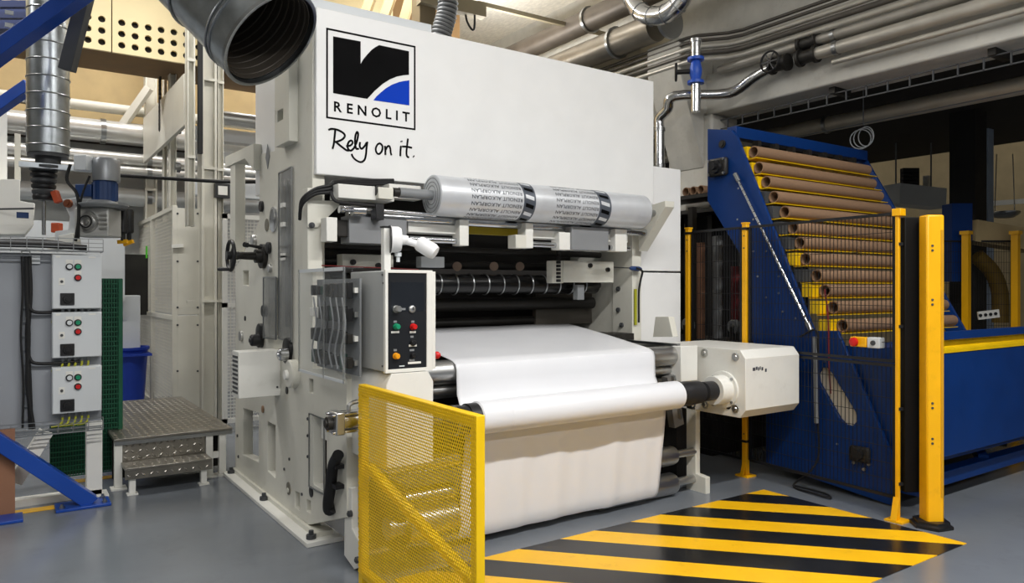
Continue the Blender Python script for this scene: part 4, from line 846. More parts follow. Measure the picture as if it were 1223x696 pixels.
# ================================================================== ELECTRICAL RACK on the left
RYF = 6.2
rk = thing('electrical_rack', 'grey back board on white legs carrying three switch boxes', 'rack', (.2, 6.3, 0))
bx0, bx1 = -.75, .585; zt = W(60, 302, Y=RYF).z; zb = W(60, 510, Y=RYF).z
obj(MB().box(bx0, bx1, RYF+.1, RYF+.13, zb, zt), 'back_board', mat('board_grey', (150, 154, 160), .45, var=.04), rk, bevel=.003)
lx = XZ(RYF+.12, (103, 560), (122, 560))
obj(MB().box(lx[0][0], lx[1][0], RYF+.1, RYF+.2, .012, zb+.0), 'leg', M['white'], rk, bevel=.004); obj(MB().box(lx[0][0]-.03, lx[1][0]+.04, RYF+.06, RYF+.24, 0, .012), 'foot_plate', M['white'], rk)
a, b = W(55, 515, Y=RYF+.15), W(18, 575, Y=RYF+.15); obj(MB().bar(a, b, .09, .1, (0, 1, 0)), 'brace', M['white'], rk)
obj(MB().box(bx0, lx[1][0], RYF+.1, RYF+.2, .0, .05), 'floor_rail', M['white'], rk)
boxs = ((303, 369, 'topmost'), (373, 428, 'middle'), (439, 495, 'lowest'))
wx0, wx1 = XZ(RYF, (62, 345))[0][0], XZ(RYF, (121.5, 345))[0][0]
for (ya, yb, which) in boxs:
    z1, z0 = W(62, ya, Y=RYF).z, W(62, yb, Y=RYF).z; h = z1-z0
    t = thing('switch_box', which+' of three light grey switch boxes stacked on the rack', 'switch box', (wx0, RYF, z0), 'switch boxes on the rack')
    obj(MB().box(wx0, wx1, RYF, RYF+.1, z0, z1), 'enclosure', M['lgrey'], t, bevel=.004)
    box_ = t; t = obj(MB().box(wx0+.004, wx1-.004, RYF-.012, RYF, z0+.004, z1-.004), 'lid', M['lgrey'], t, bevel=.003)
    ww = wx1-wx0; f = RYF-.012
    def at(u, v): return Vector((wx0+ww*u, f, z1-h*v))
    for u, v, m in ((.34, .2, M['black']), (.51, .2, M['green']), (.51, .4, M['red'])):
        obj(MB().bc(at(u, v-.06)+Vector((0, -.001, 0)), .044, .004, .03), 'label_plate', M['white'], t)
        obj(MB().lathe(at(u, v+.03), (0, -1, 0), [(0, .024), (.01, .024), (.01, .019), (.022, .018)], 16), 'bezel', M['black'], t); 
        obj(MB().lathe(at(u, v+.03)+Vector((0, -.0215, 0)), (0, -1, 0), [(0, .017), (.008, .015)], 14), 'button' if m != M['black'] else 'selector', m if m != M['black'] else M['lgrey'], t)
    obj(MB().bc(at(.19, .5), .036, .006, .05), 'key_plate', M['white'], t); obj(MB().lathe(at(.19, .5)+Vector((0, -.003, 0)), (0, -1, 0), [(0, .01), (.008, .009)], 12), 'key_switch', M['dgrey'], t)
    obj(MB().bc(at(.3, .82)+Vector((0, -.006, 0)), .088, .014, .085), 'rotary_plate', M['black'], t, bevel=.003); obj(MB().lathe(at(.3, .82)+Vector((0, -.012, 0)), (0, -1, 0), [(0, .028), (.015, .026), (.015, .012), (.03, .012)], 18), 'rotary_handle', M['black'], t)
    obj(MB().bc(at(.12, .05), .03, .003, .012), 'label_plate', M['white'], t); obj(MB().bc(at(.8, .05), .045, .003, .01), 'label_plate', M['white'], t)
    t = box_
    for k in range(5):
        x = wx0+ww*(.22+.13*k); obj(MB().lathe((x, RYF+.05, z0), (0, 0, -1), [(0, .013), (.02, .013), (.02, .009), (.03, .009)], 10), 'cable_gland', M['grey'], t)
        obj(MB().tube(sm([(x, RYF+.05, z0-.03), (x-.004, RYF+.045, z0-.06), (x-.02, RYF+.04, z0-.085), (x-.07, RYF+.05, z0-.095)], 4), .008, 7), 'cable', M['gauge'], t)
# cable ladder and bundles on the board
t = thing('cable_ladder', 'narrow wire ladder with black cables on the grey rack board', 'cable tray', (.05, RYF, zb))
x0, x1 = XZ(RYF, (26, 345))[0][0], XZ(RYF, (36, 345))[0][0]
for x in (x0, x1): obj(MB().box(x-.004, x+.004, RYF+.07, RYF+.08, zb+.02, zt+.02), 'side_rail', M['steel'], t)
r0 = obj(MB().box(x0, x1, RYF+.07, RYF+.078, zb+.05, zb+.058), 'rung', M['steel'], t)
for k in range(1, 13): inst(r0, ((x0+x1)/2, RYF+.074, zb+.054+k*.1), t)
for k, (pxs, r) in enumerate((((34, 36, 33, 35, 37), .016), ((31, 32, 34, 33, 40), .014), ((26, 27, 25, 28, 27), .007))):
    ys = (306, 350, 400, 460, 512); obj(MB().tube(sm([W(a, b, Y=RYF+.05-.01*k) for a, b in zip(pxs, ys)], 5), r, 8), 'cable', M['rubber'], t)
for yy in (372, 433): obj(MB().tube(sm([W(34, yy-8, Y=RYF+.04), W(40, yy, Y=RYF+.04), W(60, yy+1, Y=RYF+.05), W(95, yy-2, Y=RYF+.05)], 5), .012, 8), 'cable', M['rubber'], t)
p = W(43, 310, Y=RYF+.09); solo(MB().bc(p, .05, .02, .06), 'wall_socket', M['lgrey'], 'small grey plate near the top of the rack board', 'plate')
# wire tray on top of and under the board
for k, (py, lab) in enumerate(((293, 'wire basket tray along the top of the rack'), (517, 'wire basket tray along the bottom of the rack'))):
    a, b = W(0, py, Y=RYF+.02), W(122, py, Y=RYF+.02); t = thing('wire_tray', lab, 'cable tray', (a.x, RYF, a.z), 'wire trays on the rack')
    obj(MB().grid((a.x-.5, RYF-.05, a.z-.03), (b.x-a.x+.5, 0, 0), (0, 0, .09), 12, 3, .005), 'wire_side', M['steel'], t, kind='stuff')
    obj(MB().grid((a.x-.5, RYF-.05, a.z-.03), (b.x-a.x+.5, 0, 0), (0, .2, 0), 12, 3, .005), 'wire_bottom', M['steel'], t, kind='stuff')
    if k == 0:
        for j in range(4): obj(MB().tube(sm([(a.x-.5, RYF+.0+.04*j, a.z+.0), (a.x+.2, RYF+.01+.04*j, a.z+.01+.01*j), (b.x-.1, RYF+.0+.04*j, a.z)], 6), .02, 8), 'cable', M['rubber'], t)
# brown board leaning and blue brace frame
p = W(9, 560, d=5.6); solo(MB().box(-.9, W(18, 560, Y=6.1).x, 6.1, 6.14, 0, W(9, 513, Y=6.1).z), 'brown_board', M['brownp'], 'brown board standing at the left edge below the rack', 'board')
bs = thing('blue_brace_frame', 'blue steel frame with sloping braces and bolted foot plates', 'steel frame', (.2, 5.3, 0))
fpz = .02; f1 = W(101, 604, Z=0)
obj(MB().box(f1.x-.18, f1.x+.16, f1.y-.1, f1.y+.12, 0, fpz), 'foot_plate', M['blueb'], bs, bevel=.004)
f2 = W(6, 622, Z=0); obj(MB().box(f2.x-.4, f2.x+.1, f2.y-.1, f2.y+.1, 0, fpz), 'foot_plate', M['blueb'], bs, bevel=.004)
a = f1+Vector((.0, 0, .06)); b_ = W(-45, 498, Y=f1.y); d = (b_-a).normalized()
obj(MB().bar(a-d*.06, b_+d*.5, .1, .12, (0, 1, 0)), 'brace', M['blueb'], bs, bevel=.005)
for dx, dy in ((-.14, -.06), (.12, -.06), (.12, .08)): obj(MB().lathe((f1.x+dx, f1.y+dy, fpz), (0, 0, 1), [(0, .018), (.014, .018), (.014, .01), (.03, .01)], 6), 'bolt', M['steel'], bs)
ub = thing('blue_roof_frame', 'blue steel beams crossing the upper left corner above the duct', 'steel frame', W(40, 40, d=5.4))
obj(MB().bar(W(-30, 84, d=5.2), W(105, -14, d=5.2), .12, .11), 'beam', M['blueb'], ub, bevel=.004)
obj(MB().bar(W(-30, 148, d=6.6), W(36, 102, d=6.6), .1, .1), 'beam', M['blueb'], ub, bevel=.004)
obj(MB().bar(W(-20, 22, d=6.8), W(60, 22, d=6.8), .3, .22), 'cross_beam', mat('dark_navy_paint', (22, 42, 92), .5), ub)  # darker navy than the sloping blue beams
for k in range(4): obj(MB().bar(W(-20, 6+k*13, d=6.4), W(46-k*5, 6+k*13, d=6.4), .05, .05), 'ladder_rail', mat('dark_navy_paint', (22, 42, 92), .5), ub)
obj(MB().bar(W(80, 84, d=5.4), W(104, -12, d=5.4), .07, .1), 'hanger', M['dgrey'], ub, bevel=.004)
for px, py in ((11, 30), (11, 15), (11, 43), (70, 10), (82, 32)): obj(MB().bc(W(px, py, d=6.1), .06, .02, .03), 'lug', M['lgrey'], ub)
# galvanised vertical duct with seams
dc = W(57.5, 100, d=6.0); rD = .152
gd = thing('galvanised_duct', 'upright galvanised round duct with ring seams left of the cage', 'duct', (dc.x, dc.y, W(57, 185, d=6).z))
zlo, zhi = W(57, 184, d=6).z, W(57, -10, d=6).z
obj(MB().cyl((dc.x, dc.y, zlo), (dc.x, dc.y, zhi), rD, n=40), 'pipe_wall', M['galv'], gd)
sm0 = obj(MB().torus((dc.x, dc.y, zlo+.06), (0, 0, 1), rD+.001, .006, 40, 6), 'seam', M['steel'], gd)
for k in range(1, 9): inst(sm0, (dc.x, dc.y, zlo+.06+k*.137), gd)
bz = W(55, 210, d=6.0).z
obj(MB().lathe((dc.x, dc.y, zlo), (0, 0, -1), [(0, .145), (.03, .145), (.03, .09), (.1, .09), (.1, .12), (.12, .12)], 30), 'collar', M['dgrey'], gd)
bel = thing('rubber_bellows', 'black ribbed bellows hanging under the galvanised duct', 'bellows', (dc.x-.02, dc.y, bz-.2))
zz = W(55, 200, d=6).z
for k in range(6): obj(MB().lathe((dc.x-.03, dc.y, zz-k*.045), (0, 0, -1), [(0, .075), (.012, .1-.004*k), (.03, .1-.004*k), (.045, .075)], 26), 'fold', M['black'] if k % 2 else M['dgrey'], bel)
obj(MB().box(dc.x-.2, dc.x+.36, dc.y-.1, dc.y-.06, zlo-.13, zlo-.09), 'bracket', M['galv'], bel); obj(MB().cyl((dc.x-.03, dc.y, zz-.27), (dc.x-.03, dc.y, zz-.55), .015, n=10), 'rod', M['chrome'], bel)
# gear motor
g0 = W(115, 266, d=5.9); gm = thing('gear_motor', 'grey upright gear motor with square gearbox above the switch boxes', 'gear motor', g0)
R3 = Matrix.Rotation(-YAW, 3, 'Z')
def gp(x, y, z): return g0+R3 @ Vector((x, y, z))
def gbox(x0, x1, y0, y1, z0, z1): m = MB(); m.box(x0, x1, y0, y1, z0, z1); m.v = [tuple(g0+R3 @ Vector(v)) for v in m.v]; return m
obj(gbox(-.13, .14, -.08, .12, -.115, .115), 'gearbox', mat('cast_aluminium', (196, 196, 192), .45, .3), gm, bevel=.012)
obj(MB().lathe(gp(-.02, -.08, 0), R3 @ Vector((0, -1, 0)), [(0, .085), (.02, .08), (.02, .06), (.035, .06), (.035, .038), (.02, .036), (.02, .02), (.03, .018)], 30), 'output_flange', M['alu'], gm)
obj(MB().torus(gp(-.02, -.112, 0), R3 @ Vector((0, 1, 0)), .046, .008, 24, 6), 'seal', M['black'], gm)
for k in range(4): obj(gbox(.07, .13, -.09, -.08, -.06+k*.035, -.045+k*.035), 'fin', M['alu'], gm)
obj(MB().lathe(gp(.05, 0, .115), (0, 0, 1), [(0, .06), (.0, .17), (.02, .19), (.03, .19), (.035, .12), (.06, .1)], 30), 'mounting_flange', M['grey'], gm)
obj(MB().lathe(gp(.07, 0, .17), (0, 0, 1), [(0, .085), (.16, .085)], 24), 'blue_motor', M['motor'], gm)
obj(gbox(-.13, -.0, -.07, .05, .2, .3), 'terminal_box', M['motor'], gm, bevel=.006)
for k in range(9):
    a = k*2*math.pi/9; obj(MB().bar(gp(.07+.085*math.cos(a), .085*math.sin(a), .18), gp(.07+.085*math.cos(a), .085*math.sin(a), .32), .012, .02), 'cooling_fin', M['motor'], gm)
obj(MB().lathe(gp(.08, 0, .33), (0, 0, 1), [(0, .1), (.16, .1), (.18, .09)], 30), 'fan_cowl', mat('cowl_grey', (150, 153, 156), .35, .5), gm)
obj(gbox(-.1, -.0, -.14, -.04, .4, .52), 'encoder_box', M['lgrey'], gm, bevel=.006)
# drive arm, orange bracket, cables
t = thing('drive_bracket', 'pale cast bracket with orange lever beside the gearbox', 'bracket', W(85, 260, d=5.95))
obj(MB().plate('y', XZ(W(85, 250, d=5.95).y, (75, 238), (92, 236), (96, 260), (94, 290), (66, 290), (66, 276), (82, 274), (84, 258)), [], W(85, 250, d=5.95).y, W(85, 250, d=5.95).y+.06), 'cast_plate', M['lgrey'], t, bevel=.005)
p = W(82, 243, d=5.9); obj(MB().lathe(p, R3 @ Vector((0, -1, 0)), [(0, .035), (.02, .033), (.02, .015), (.03, .015)], 18), 'pivot', mat('copper_pivot', (140, 84, 60), .4, .6), t)
obj(MB().bar(W(65, 228, d=5.95), W(70, 242, d=5.95), .05, .05), 'lever', M['terra'], t, bevel=.008); obj(MB().bar(W(63, 272, d=5.98), W(73, 272, d=5.98), .06, .08), 'lever', M['terra'], t, bevel=.008)
obj(MB().bar(W(60, 292, d=5.95), W(92, 286, d=5.95), .1, .1), 'foot', M['white'], t, bevel=.005)
for k, (pts, lab) in enumerate((([(84, 196), (80, 215), (92, 232), (94, 260), (90, 288)], 'black cable looping down past the drive bracket'), ([(107, 210), (99, 230), (95, 250), (94, 285)], 'thin black cable from the encoder box down the gearbox'))):
    solo(MB().tube(sm([W(a, b, d=5.75) for a, b in pts], 6), .012-.004*k, 8), 'motor_cable', M['rubber'], lab, 'cable', 'gear motor cables')
for k, (px, lab) in enumerate(((147, 'black damper cylinder left of its twin beside the cage'), (154, 'black damper cylinder right of its twin beside the cage'))):
    p = W(px, 250, d=6.1+.1*k); t = thing('damper_cylinder', lab, 'cylinder', p, 'damper cylinders'); obj(MB().lathe(p, (0, 0, -1), [(0, .03), (.02, .038), (.19, .038), (.2, .03), (.2, .018), (.26, .018)], 18), 'barrel', M['black'], t)
    obj(MB().bar(W(px-6, 289+k*3, d=6.1+.1*k), W(px+5, 288, d=6.1+.1*k), .03, .03), 'yellow_lever', M['post'], t); obj(MB().bar(gp(.1, .05, -.03*k), p-Vector((0, 0, .1)), .03, .03), 'holder', M['dark'], t)
# white machine casing at far left, green mesh, blue bin
t = thing('white_casing', 'white machine casing with a sloping base at the left edge', 'machine casing', W(15, 250, d=6.6))
p0, p1 = W(-60, 215, d=6.8), W(40, 280, d=6.8)
obj(MB().plate('y', XZ(p1.y, (-60, 214), (24, 214), (24, 240), (42, 243), (40, 268), (30, 280), (-60, 280)), [], p1.y, p1.y+.5), 'casing', M['white'], t, bevel=.006)
obj(MB().bar(W(4, 130, d=7), W(4, 216, d=7), .06, .06, (1, 0, 0)), 'post', M['white'], t); obj(MB().bar(W(21, 160, d=7.2), W(21, 216, d=7.2), .05, .05, (1, 0, 0)), 'post', M['rear'], t)
obj(MB().bc(W(27, 257, d=6.5), .09, .05, .05), 'blue_block', M['motor'], t); obj(MB().bar(W(-20, 250, d=6.6), W(40, 249, d=6.6), .015, .015), 'rail', M['dgrey'], t)
gx0, gx1, gz = .62, .83, W(130, 333, Y=6.9).z
t = thing('green_mesh_fence', 'dark green welded mesh fence behind the switch boxes', 'fence', (.6, 6.9, 0))
gx0 = W(60, 400, Y=6.9).x; gx1 = W(146, 400, Y=6.9).x
obj(MB().grid((gx0, 6.9, .05), (gx1-gx0, 0, 0), (0, 0, gz-.05), 26, 40, .008), 'wire_mesh', M['gmesh'], t, kind='stuff'); obj(MB().box(gx1-.03, gx1, 6.88, 6.92, 0, gz), 'post', M['gmesh'], t)
obj(MB().box(gx0, gx1, 6.94, 6.95, .05, gz), 'backing_sheet', mat('deep_green_sheet', (10, 62, 44), .6), t)
p = W(150, 440, d=9.2); t = thing('blue_bin', 'blue plastic bin behind the green mesh fence', 'bin', (p.x, p.y, 0))
obj(MB().lathe((p.x, p.y, 0), (0, 0, 1), [(0, .2), (.78, .25), (.8, .27), (.83, .27), (.83, .24), (.1, .19)], 20), 'tub', M['bluebin'], t)
obj(MB().bar((p.x+.26, p.y, .74), (p.x-.26, p.y, .74), .56, .03), 'rim_band', M['bluebin'], t)
p = W(150, 390, d=9.4); solo(MB().bc(p, .3, .3, .8), 'white_cabinet', M['lgrey'], 'small white cabinet between green fence and cage', 'cabinet', bevel=.01)
p = W(150, 340, d=9.8); solo(MB().bc(p, .5, .3, .8), 'dark_machine_part', M['dark'], 'dark machine part between damper cylinders and cage', 'machine')
# ================================================================== big open duct at the top
oc = W(325, 49, d=4.25); ndir = (RT*.70+UP*(-.70)-FW*.14).normalized()
bd = thing('open_exhaust_duct', 'large galvanised duct ending in an open mouth above the hood corner', 'duct', oc)
RB = .315
def ring(o, p, q_, r, ri, name, m, n=56):
    return obj(MB().lathe(o, -ndir, [(p, r), (q_, r), (q_, ri), (p, ri)], n, closed=True), name, m, bd)
ring(oc, 0, .16, RB, RB-.012, 'mouth_collar', M['galv']); ring(oc, .16, 1.7, RB-.012, RB-.02, 'duct_wall', M['galv'])
ring(oc, .0, .02, RB+.008, RB-.012, 'mouth_rim', M['steel'])
for k, a in enumerate((.14, .17, .5, .9, 1.3)): obj(MB().torus(oc-ndir*a, ndir, RB+.002 if k < 2 else RB-.006, .007, 56, 6), 'bead', M['steel'], bd)
inn = mat('duct_interior', (62, 56, 48), .55, .3)
ring(oc, .03, 1.6, RB-.021, RB-.027, 'inner_liner', inn)
lr = obj(MB().torus(oc-ndir*.06, ndir, RB-.028, .006, 48, 6), 'liner_rib', inn, bd)
for k in range(1, 14): inst(lr, oc-ndir*(.06+k*.05), bd)
obj(MB().cyl(oc-ndir*1.6, oc-ndir*1.59, RB-.03, n=40), 'dark_end_cap', M['inner'], bd)  # added cap, coloured dark so the duct's depth reads as shade
# ================================================================== RIGHT SIDE : fence, light curtain, bollard
FX = 5.06
def fpost(Y, z1, lab, name='fence_post'):
    t = thing(name, lab, 'post', (FX, Y, 0), 'yellow fence posts')
    obj(MB().box(FX-.022, FX+.022, Y-.022, Y+.022, .012, z1), 'post_tube', M['post'], t, bevel=.004)
    obj(MB().box(FX-.06, FX+.06, Y-.06, Y+.06, 0, .012), 'foot_plate', M['post'], t); obj(MB().bar((FX-.05, Y, .012), (FX-.015, Y, .12), .01, .03, (0, 1, 0)), 'foot_gusset', M['post'], t)
    obj(MB().box(FX-.026, FX+.026, Y-.026, Y+.026, z1, z1+.012), 'cap', M['post'], t)
    for z in (.35, 1.0, z1-.2, z1-.1): obj(MB().lathe((FX-.022, Y, z), (-1, 0, 0), [(0, .006), (.004, .006)], 8), 'bolt', M['dgrey'], t)
    obj(MB().box(FX-.03, FX+.03, Y-.03, Y+.03, z1-.05, z1-.03), 'clamp', M['black'], t); obj(MB().box(FX-.03, FX+.03, Y-.03, Y+.03, .28, .3), 'clamp', M['black'], t)
    return t
fpost(4.576, 2.09, 'yellow fence post beside the white enclosure'); fpost(3.956, 2.09, 'yellow fence post behind the drive housing')
def fpanel(a, b, z0, z1, lab, n, nz):
    a = Vector(a); b = Vector(b); u = b-a; t = thing('mesh_fence', lab, 'fence', (a.x, a.y, 0), 'black mesh fence panels')
    obj(MB().grid((a.x, a.y, z0), u, (0, 0, z1-z0), n, nz, .0038), 'wire_mesh', M['wire'], t, kind='stuff')
    for z in (z0, z1): obj(MB().bar((a.x, a.y, z), (b.x, b.y, z), .02, .02), 'panel_rail', M['wire'], t)
    for q_ in (a, b): obj(MB().bar((q_.x, q_.y, z0), (q_.x, q_.y, z1), .02, .02, (1, 0, 0)), 'panel_stile', M['wire'], t)
    return t
t = fpanel((FX, 3.91, 0), (4.965, 2.66, 0), 1.06, 2.06, 'upper black mesh fence panel in front of the cardboard tubes', 40, 8); 
t = fpanel((FX, 3.91, 0), (4.965, 2.66, 0), .14, 1.03, 'lower black mesh fence panel in front of the blue plate', 40, 8)
t = fpanel((FX, 4.53, 0), (FX, 4.0, 0), .14, 2.06, 'narrow black mesh fence panel beside the white enclosure', 18, 14)
# light curtain on a yellow post
lp = W(1072, 622, Z=0); t = thing('light_curtain_post', 'slim yellow post with a black light curtain strip beside bollard', 'light curtain', (lp.x, lp.y, 0))
zt = W(1072, 258, d=(lp-CAM).dot(FW)).z
obj(MB().box(lp.x-.01, lp.x+.015, lp.y-.012, lp.y+.012, .012, zt), 'post_tube', M['post'], t, bevel=.003); obj(MB().box(lp.x-.06, lp.x+.06, lp.y-.06, lp.y+.06, 0, .012), 'foot_plate', M['post'], t)
obj(MB().bar((lp.x-.05, lp.y+.0, .012), (lp.x-.01, lp.y, .16), .014, .04, (0, 1, 0)), 'foot_gusset', M['post'], t)
q = lp+RT*.088
obj(MB().bar((q.x, q.y, W(1085, 588, d=4.9).z), (q.x, q.y, zt-.01), .112, .06, tuple(FW)), 'light_curtain', mat('matt_black_strip', (9, 9, 10), .6, spec=.2), t, bevel=.006)
obj(MB().box(lp.x-.02, lp.x+.05, lp.y-.03, lp.y+.03, zt, zt+.05), 'yellow_cap', M['post'], t, bevel=.004)
for z in (.25, .75, 1.3, 1.85): obj(MB().bar((lp.x, lp.y, z), (q.x, q.y, z), .03, .02), 'clamp', M['black'], t)
# bollard-like muting column
bp = W(1112, 628, Z=0); t = thing('yellow_muting_column', 'thick yellow column with a black hexagonal base on the floor', 'column', (bp.x, bp.y, 0)); t['kind'] = 'thing'
zt = W(1112, 257, d=(bp-CAM).dot(FW)).z
R4 = Matrix.Rotation(-YAW, 3, 'Z')
def rb(x0, x1, y0, y1, z0, z1): m = MB(); m.box(x0, x1, y0, y1, z0, z1); m.v = [tuple(Vector((bp.x, bp.y, 0))+R4 @ Vector(v)) for v in m.v]; return m
obj(rb(-.055, .06, -.05, .05, .03, zt), 'column_body', M['post'], t, bevel=.012)
obj(rb(.035, .05, -.053, -.05, .2, zt-.1), 'side_groove', mat('dull_yellow', (205, 150, 20), .5), t)
obj(MB().lathe((bp.x, bp.y, 0), (0, 0, 1), [(0, .13), (.02, .13), (.03, .11), (.045, .11)], 6), 'base', M['black'], t)
for z in (.55, .78, 1.45, 1.8):
    obj(MB().lathe(Vector((bp.x, bp.y, z))+R4 @ Vector((-.02, -.05, 0)), R4 @ Vector((0, -1, 0)), [(0, .008), (.004, .008)], 8), 'bolt', M['dgrey'], t)
    obj(MB().lathe(Vector((bp.x, bp.y, z+.03))+R4 @ Vector((-.02, -.05, 0)), R4 @ Vector((0, -1, 0)), [(0, .008), (.004, .008)], 8), 'bolt', M['dgrey'], t)
# ================================================================== BLUE TUBE CONVEYOR
QX = 5.2
tc = thing('tube_conveyor', 'blue inclined conveyor frame holding rows of cardboard tubes', 'conveyor', (6.1, 3.6, 0))
sideo = YZ(QX, (845, 154), (873, 155), (880, 163), (972, 395), (1000, 395), (1072, 560), (1072, 606), (915, 552), (915, 465), (888, 370), (888, 310), (845, 240))
slot = YZ(QX, (977, 447), (981, 439), (988, 439), (994, 446), (1022, 492), (1024, 502), (1018, 509), (1010, 507), (1003, 500), (978, 456))
obj(MB().plate('x', sideo, [slot], QX, QX+.03), 'side_plate', M['blue'], tc, bevel=.003)
cy_ = sum(q_[0] for q_ in slot)/len(slot); cz_ = sum(q_[1] for q_ in slot)/len(slot)
obj(MB().plate('x', [(cy_+(q_[0]-cy_)*1.15, cz_+(q_[1]-cz_)*1.1) for q_ in slot], [], QX+.034, QX+.045), 'slot_backing', mat('dull_backing', (196, 190, 176), .7), tc)
obj(MB().box(QX+.05, QX+.07, 2.6, 3.7, .1, 1.12), 'body_side', M['blue'], tc)
obj(MB().plate('x', [(y, z) for y, z in YZ(7.3, (1008, 176), (1028, 179), (1156, 400), (1132, 400))], [], 7.3, 7.33), 'side_plate', M['blue'], tc, bevel=.003)
ztop = YZ(QX, (860, 160))[0]
obj(MB().bar((QX+.03, ztop[0]-.1, ztop[1]), (7.3, ztop[0]-.1, ztop[1]), .1, .1, (0, 0, 1)), 'top_beam', M['blue'], tc, bevel=.004)
for k in range(7): obj(MB().bc((QX+.3+k*.25, ztop[0]-.16, ztop[1]-.09), .05, .06, .07), 'hook', M['dark'], tc)
tubes = [(900, 181), (906, 200), (915, 217), (924, 235), (937, 253), (947, 272), (955, 290), (962, 309), (975, 329), (985, 347), (995, 367), (1006, 389)]
ordn = ['topmost', 'second', 'third', 'fourth', 'fifth', 'sixth', 'seventh', 'eighth', 'ninth', 'tenth', 'eleventh', 'lowest']
tx = QX+.06; first = None; RC = .05
offs = [.0, .0, .02, .02, .06, .06, .06, .03, .08, .08, .08, .09]
for k, (px, py) in enumerate(tubes):
    p = W(px, py, X=tx+offs[k]); lab = ordn[k]+' cardboard tube '+('at the top of' if k == 0 else 'at the bottom of' if k == 11 else 'down on')+' the blue inclined conveyor'
    if first is None:
        first = solo(MB().lathe(p, (1, 0, 0), [(0, RC), (1.75, RC), (1.75, RC-.009), (0, RC-.009)], 28, closed=True), 'cardboard_tube', M['card'], lab, 'tube', 'cardboard tubes on the conveyor')
        fo = WL[first]-p; 
    else:
        o = inst(first, p+fo); o['label'] = lab
    # yellow shelf bracket strip and grey pocket below each tube
    col = M['yellow'] if k in (0, 1, 2, 7, 9, 10, 11) else M['dgrey']
    y, z = p.y, p.z
    obj(MB().plate('x', [(y-.04, z-.06), (y+.07, z-.066), (y+.1, z-.02), (y+.095, z-.018), (y+.067, z-.06), (y-.04, z-.054)], [], tx-.02, tx+1.86), 'tube_shelf', M['yellow'], tc)
    obj(MB().box(tx-.025, tx+.2, y+.05, y+.13, z-.05, z+.05), 'carrier_bracket', col, tc)
# chrome actuator rod along the plate, gear block at the top, bolts
a, b = W(880, 212, X=QX-.04), W(966, 389, X=QX-.04); dd = (b-a).normalized()
t = thing('screw_spindle', 'shiny threaded spindle rod lying along the blue conveyor plate', 'rod', a)
obj(MB().cyl(a, b, .012, n=12), 'rod', M['chrome'], t); 
for k in range(26): 
    c = a+(b-a)*((k+.5)/26); obj(MB().torus(c, dd, .0125, .003, 12, 5), 'thread', M['chrome'], t)
for c in (a, b): obj(MB().lathe(c-dd*.04, dd, [(0, .02), (.08, .02)], 14), 'end_block', M['steel'], t)
p = W(860, 200, X=QX); t = thing('bearing_unit', 'black bearing unit high on the blue conveyor plate', 'bearing', p)
obj(MB().bc(p-Vector((.025, 0, 0)), .05, .2, .16), 'housing', M['dark'], t, bevel=.02); obj(MB().lathe(p-Vector((.05, 0, 0)), (-1, 0, 0), [(0, .06), (.03, .055), (.03, .03), (.06, .03)], 20), 'hub', M['black'], t)
for dy, dz in ((-.08, .06), (.08, .06), (-.08, -.06), (.08, -.06)): obj(MB().lathe(p+Vector((-.05, dy, dz)), (-1, 0, 0), [(0, .014), (.012, .012)], 8), 'bolt', M['steel'], t)
p = W(863, 172, X=QX); obj(MB().lathe(p, (-1, 0, 0), [(0, .035), (.01, .035), (.01, .02), (.02, .02)], 16), 'plug', M['dark'], tc)
p = W(1029, 542, X=QX); t = thing('bearing_unit', 'black square bearing unit low on the blue conveyor plate', 'bearing', p)
obj(MB().bc(p-Vector((.02, 0, 0)), .04, .16, .12), 'housing', M['dark'], t, bevel=.02); obj(MB().lathe(p-Vector((.04, 0, 0)), (-1, 0, 0), [(0, .04), (.03, .035)], 18), 'hub', M['black'], t)
for dx, dy in ((-8, 10), (10, 12), (4, 18)): obj(MB().lathe(W(1029+dx, 542+dy, X=QX), (-1, 0, 0), [(0, .012), (.02, .012)], 8), 'bolt', M['steel'], t)
for px, py in ((882, 225), (900, 262), (881, 262), (900, 300), (915, 300), (905, 330), (930, 330), (930, 350), (945, 350), (915, 355), (950, 380), (935, 372), (1005, 425), (960, 430), (985, 432), (1000, 530)):
    obj(MB().lathe(W(px, py, X=QX), (-1, 0, 0), [(0, .009), (.006, .008)], 8), 'bolt', M['steel'], tc)
# blue trough body in front, right of the bollard, and its yellow tray
obj(MB().box(QX+.05, 8.3, 2.55, 2.6, .37, 1.1), 'body_panel', M['blue'], tc, bevel=.006)
obj(MB().box(QX+.05, 8.3, 2.62, 3.25, .32, .36), 'body_floor', M['blue'], tc)
obj(MB().box(QX+.2, 8.3, 2.57, 2.61, 1.19, 1.245), 'body_top_edge', M['blue'], tc)
obj(MB().plate('x', [(2.545, 1.1), (2.545, 1.125), (2.6, 1.135), (2.62, 1.19), (2.635, 1.19), (2.62, 1.12), (2.56, 1.1)], [], QX+.2, 8.2), 'yellow_tray', M['yellow'], tc)
obj(MB().bar((QX+.1, 2.72, .16), (8.3, 2.72, .16), .1, .1), 'base_beam', M['blue'], tc, bevel=.004)
obj(MB().bar((6.4, 2.72, .2), (7.6, 3.6, .45), .07, .07), 'base_strut', M['blue'], tc); obj(MB().bar((7.2, 2.9, .2), (8.2, 3.6, .4), .06, .06), 'base_strut', M['dark'], tc)
obj(MB().bar((QX+.1, 3.7, .3), (8.2, 3.7, .3), .2, .5), 'rear_sill', M['dark'], tc)
obj(MB().bar((QX+.2, 3.0, 1.1), (8.3, 3.0, 1.1), .5, .03), 'bed_plate', M['blue'], tc)
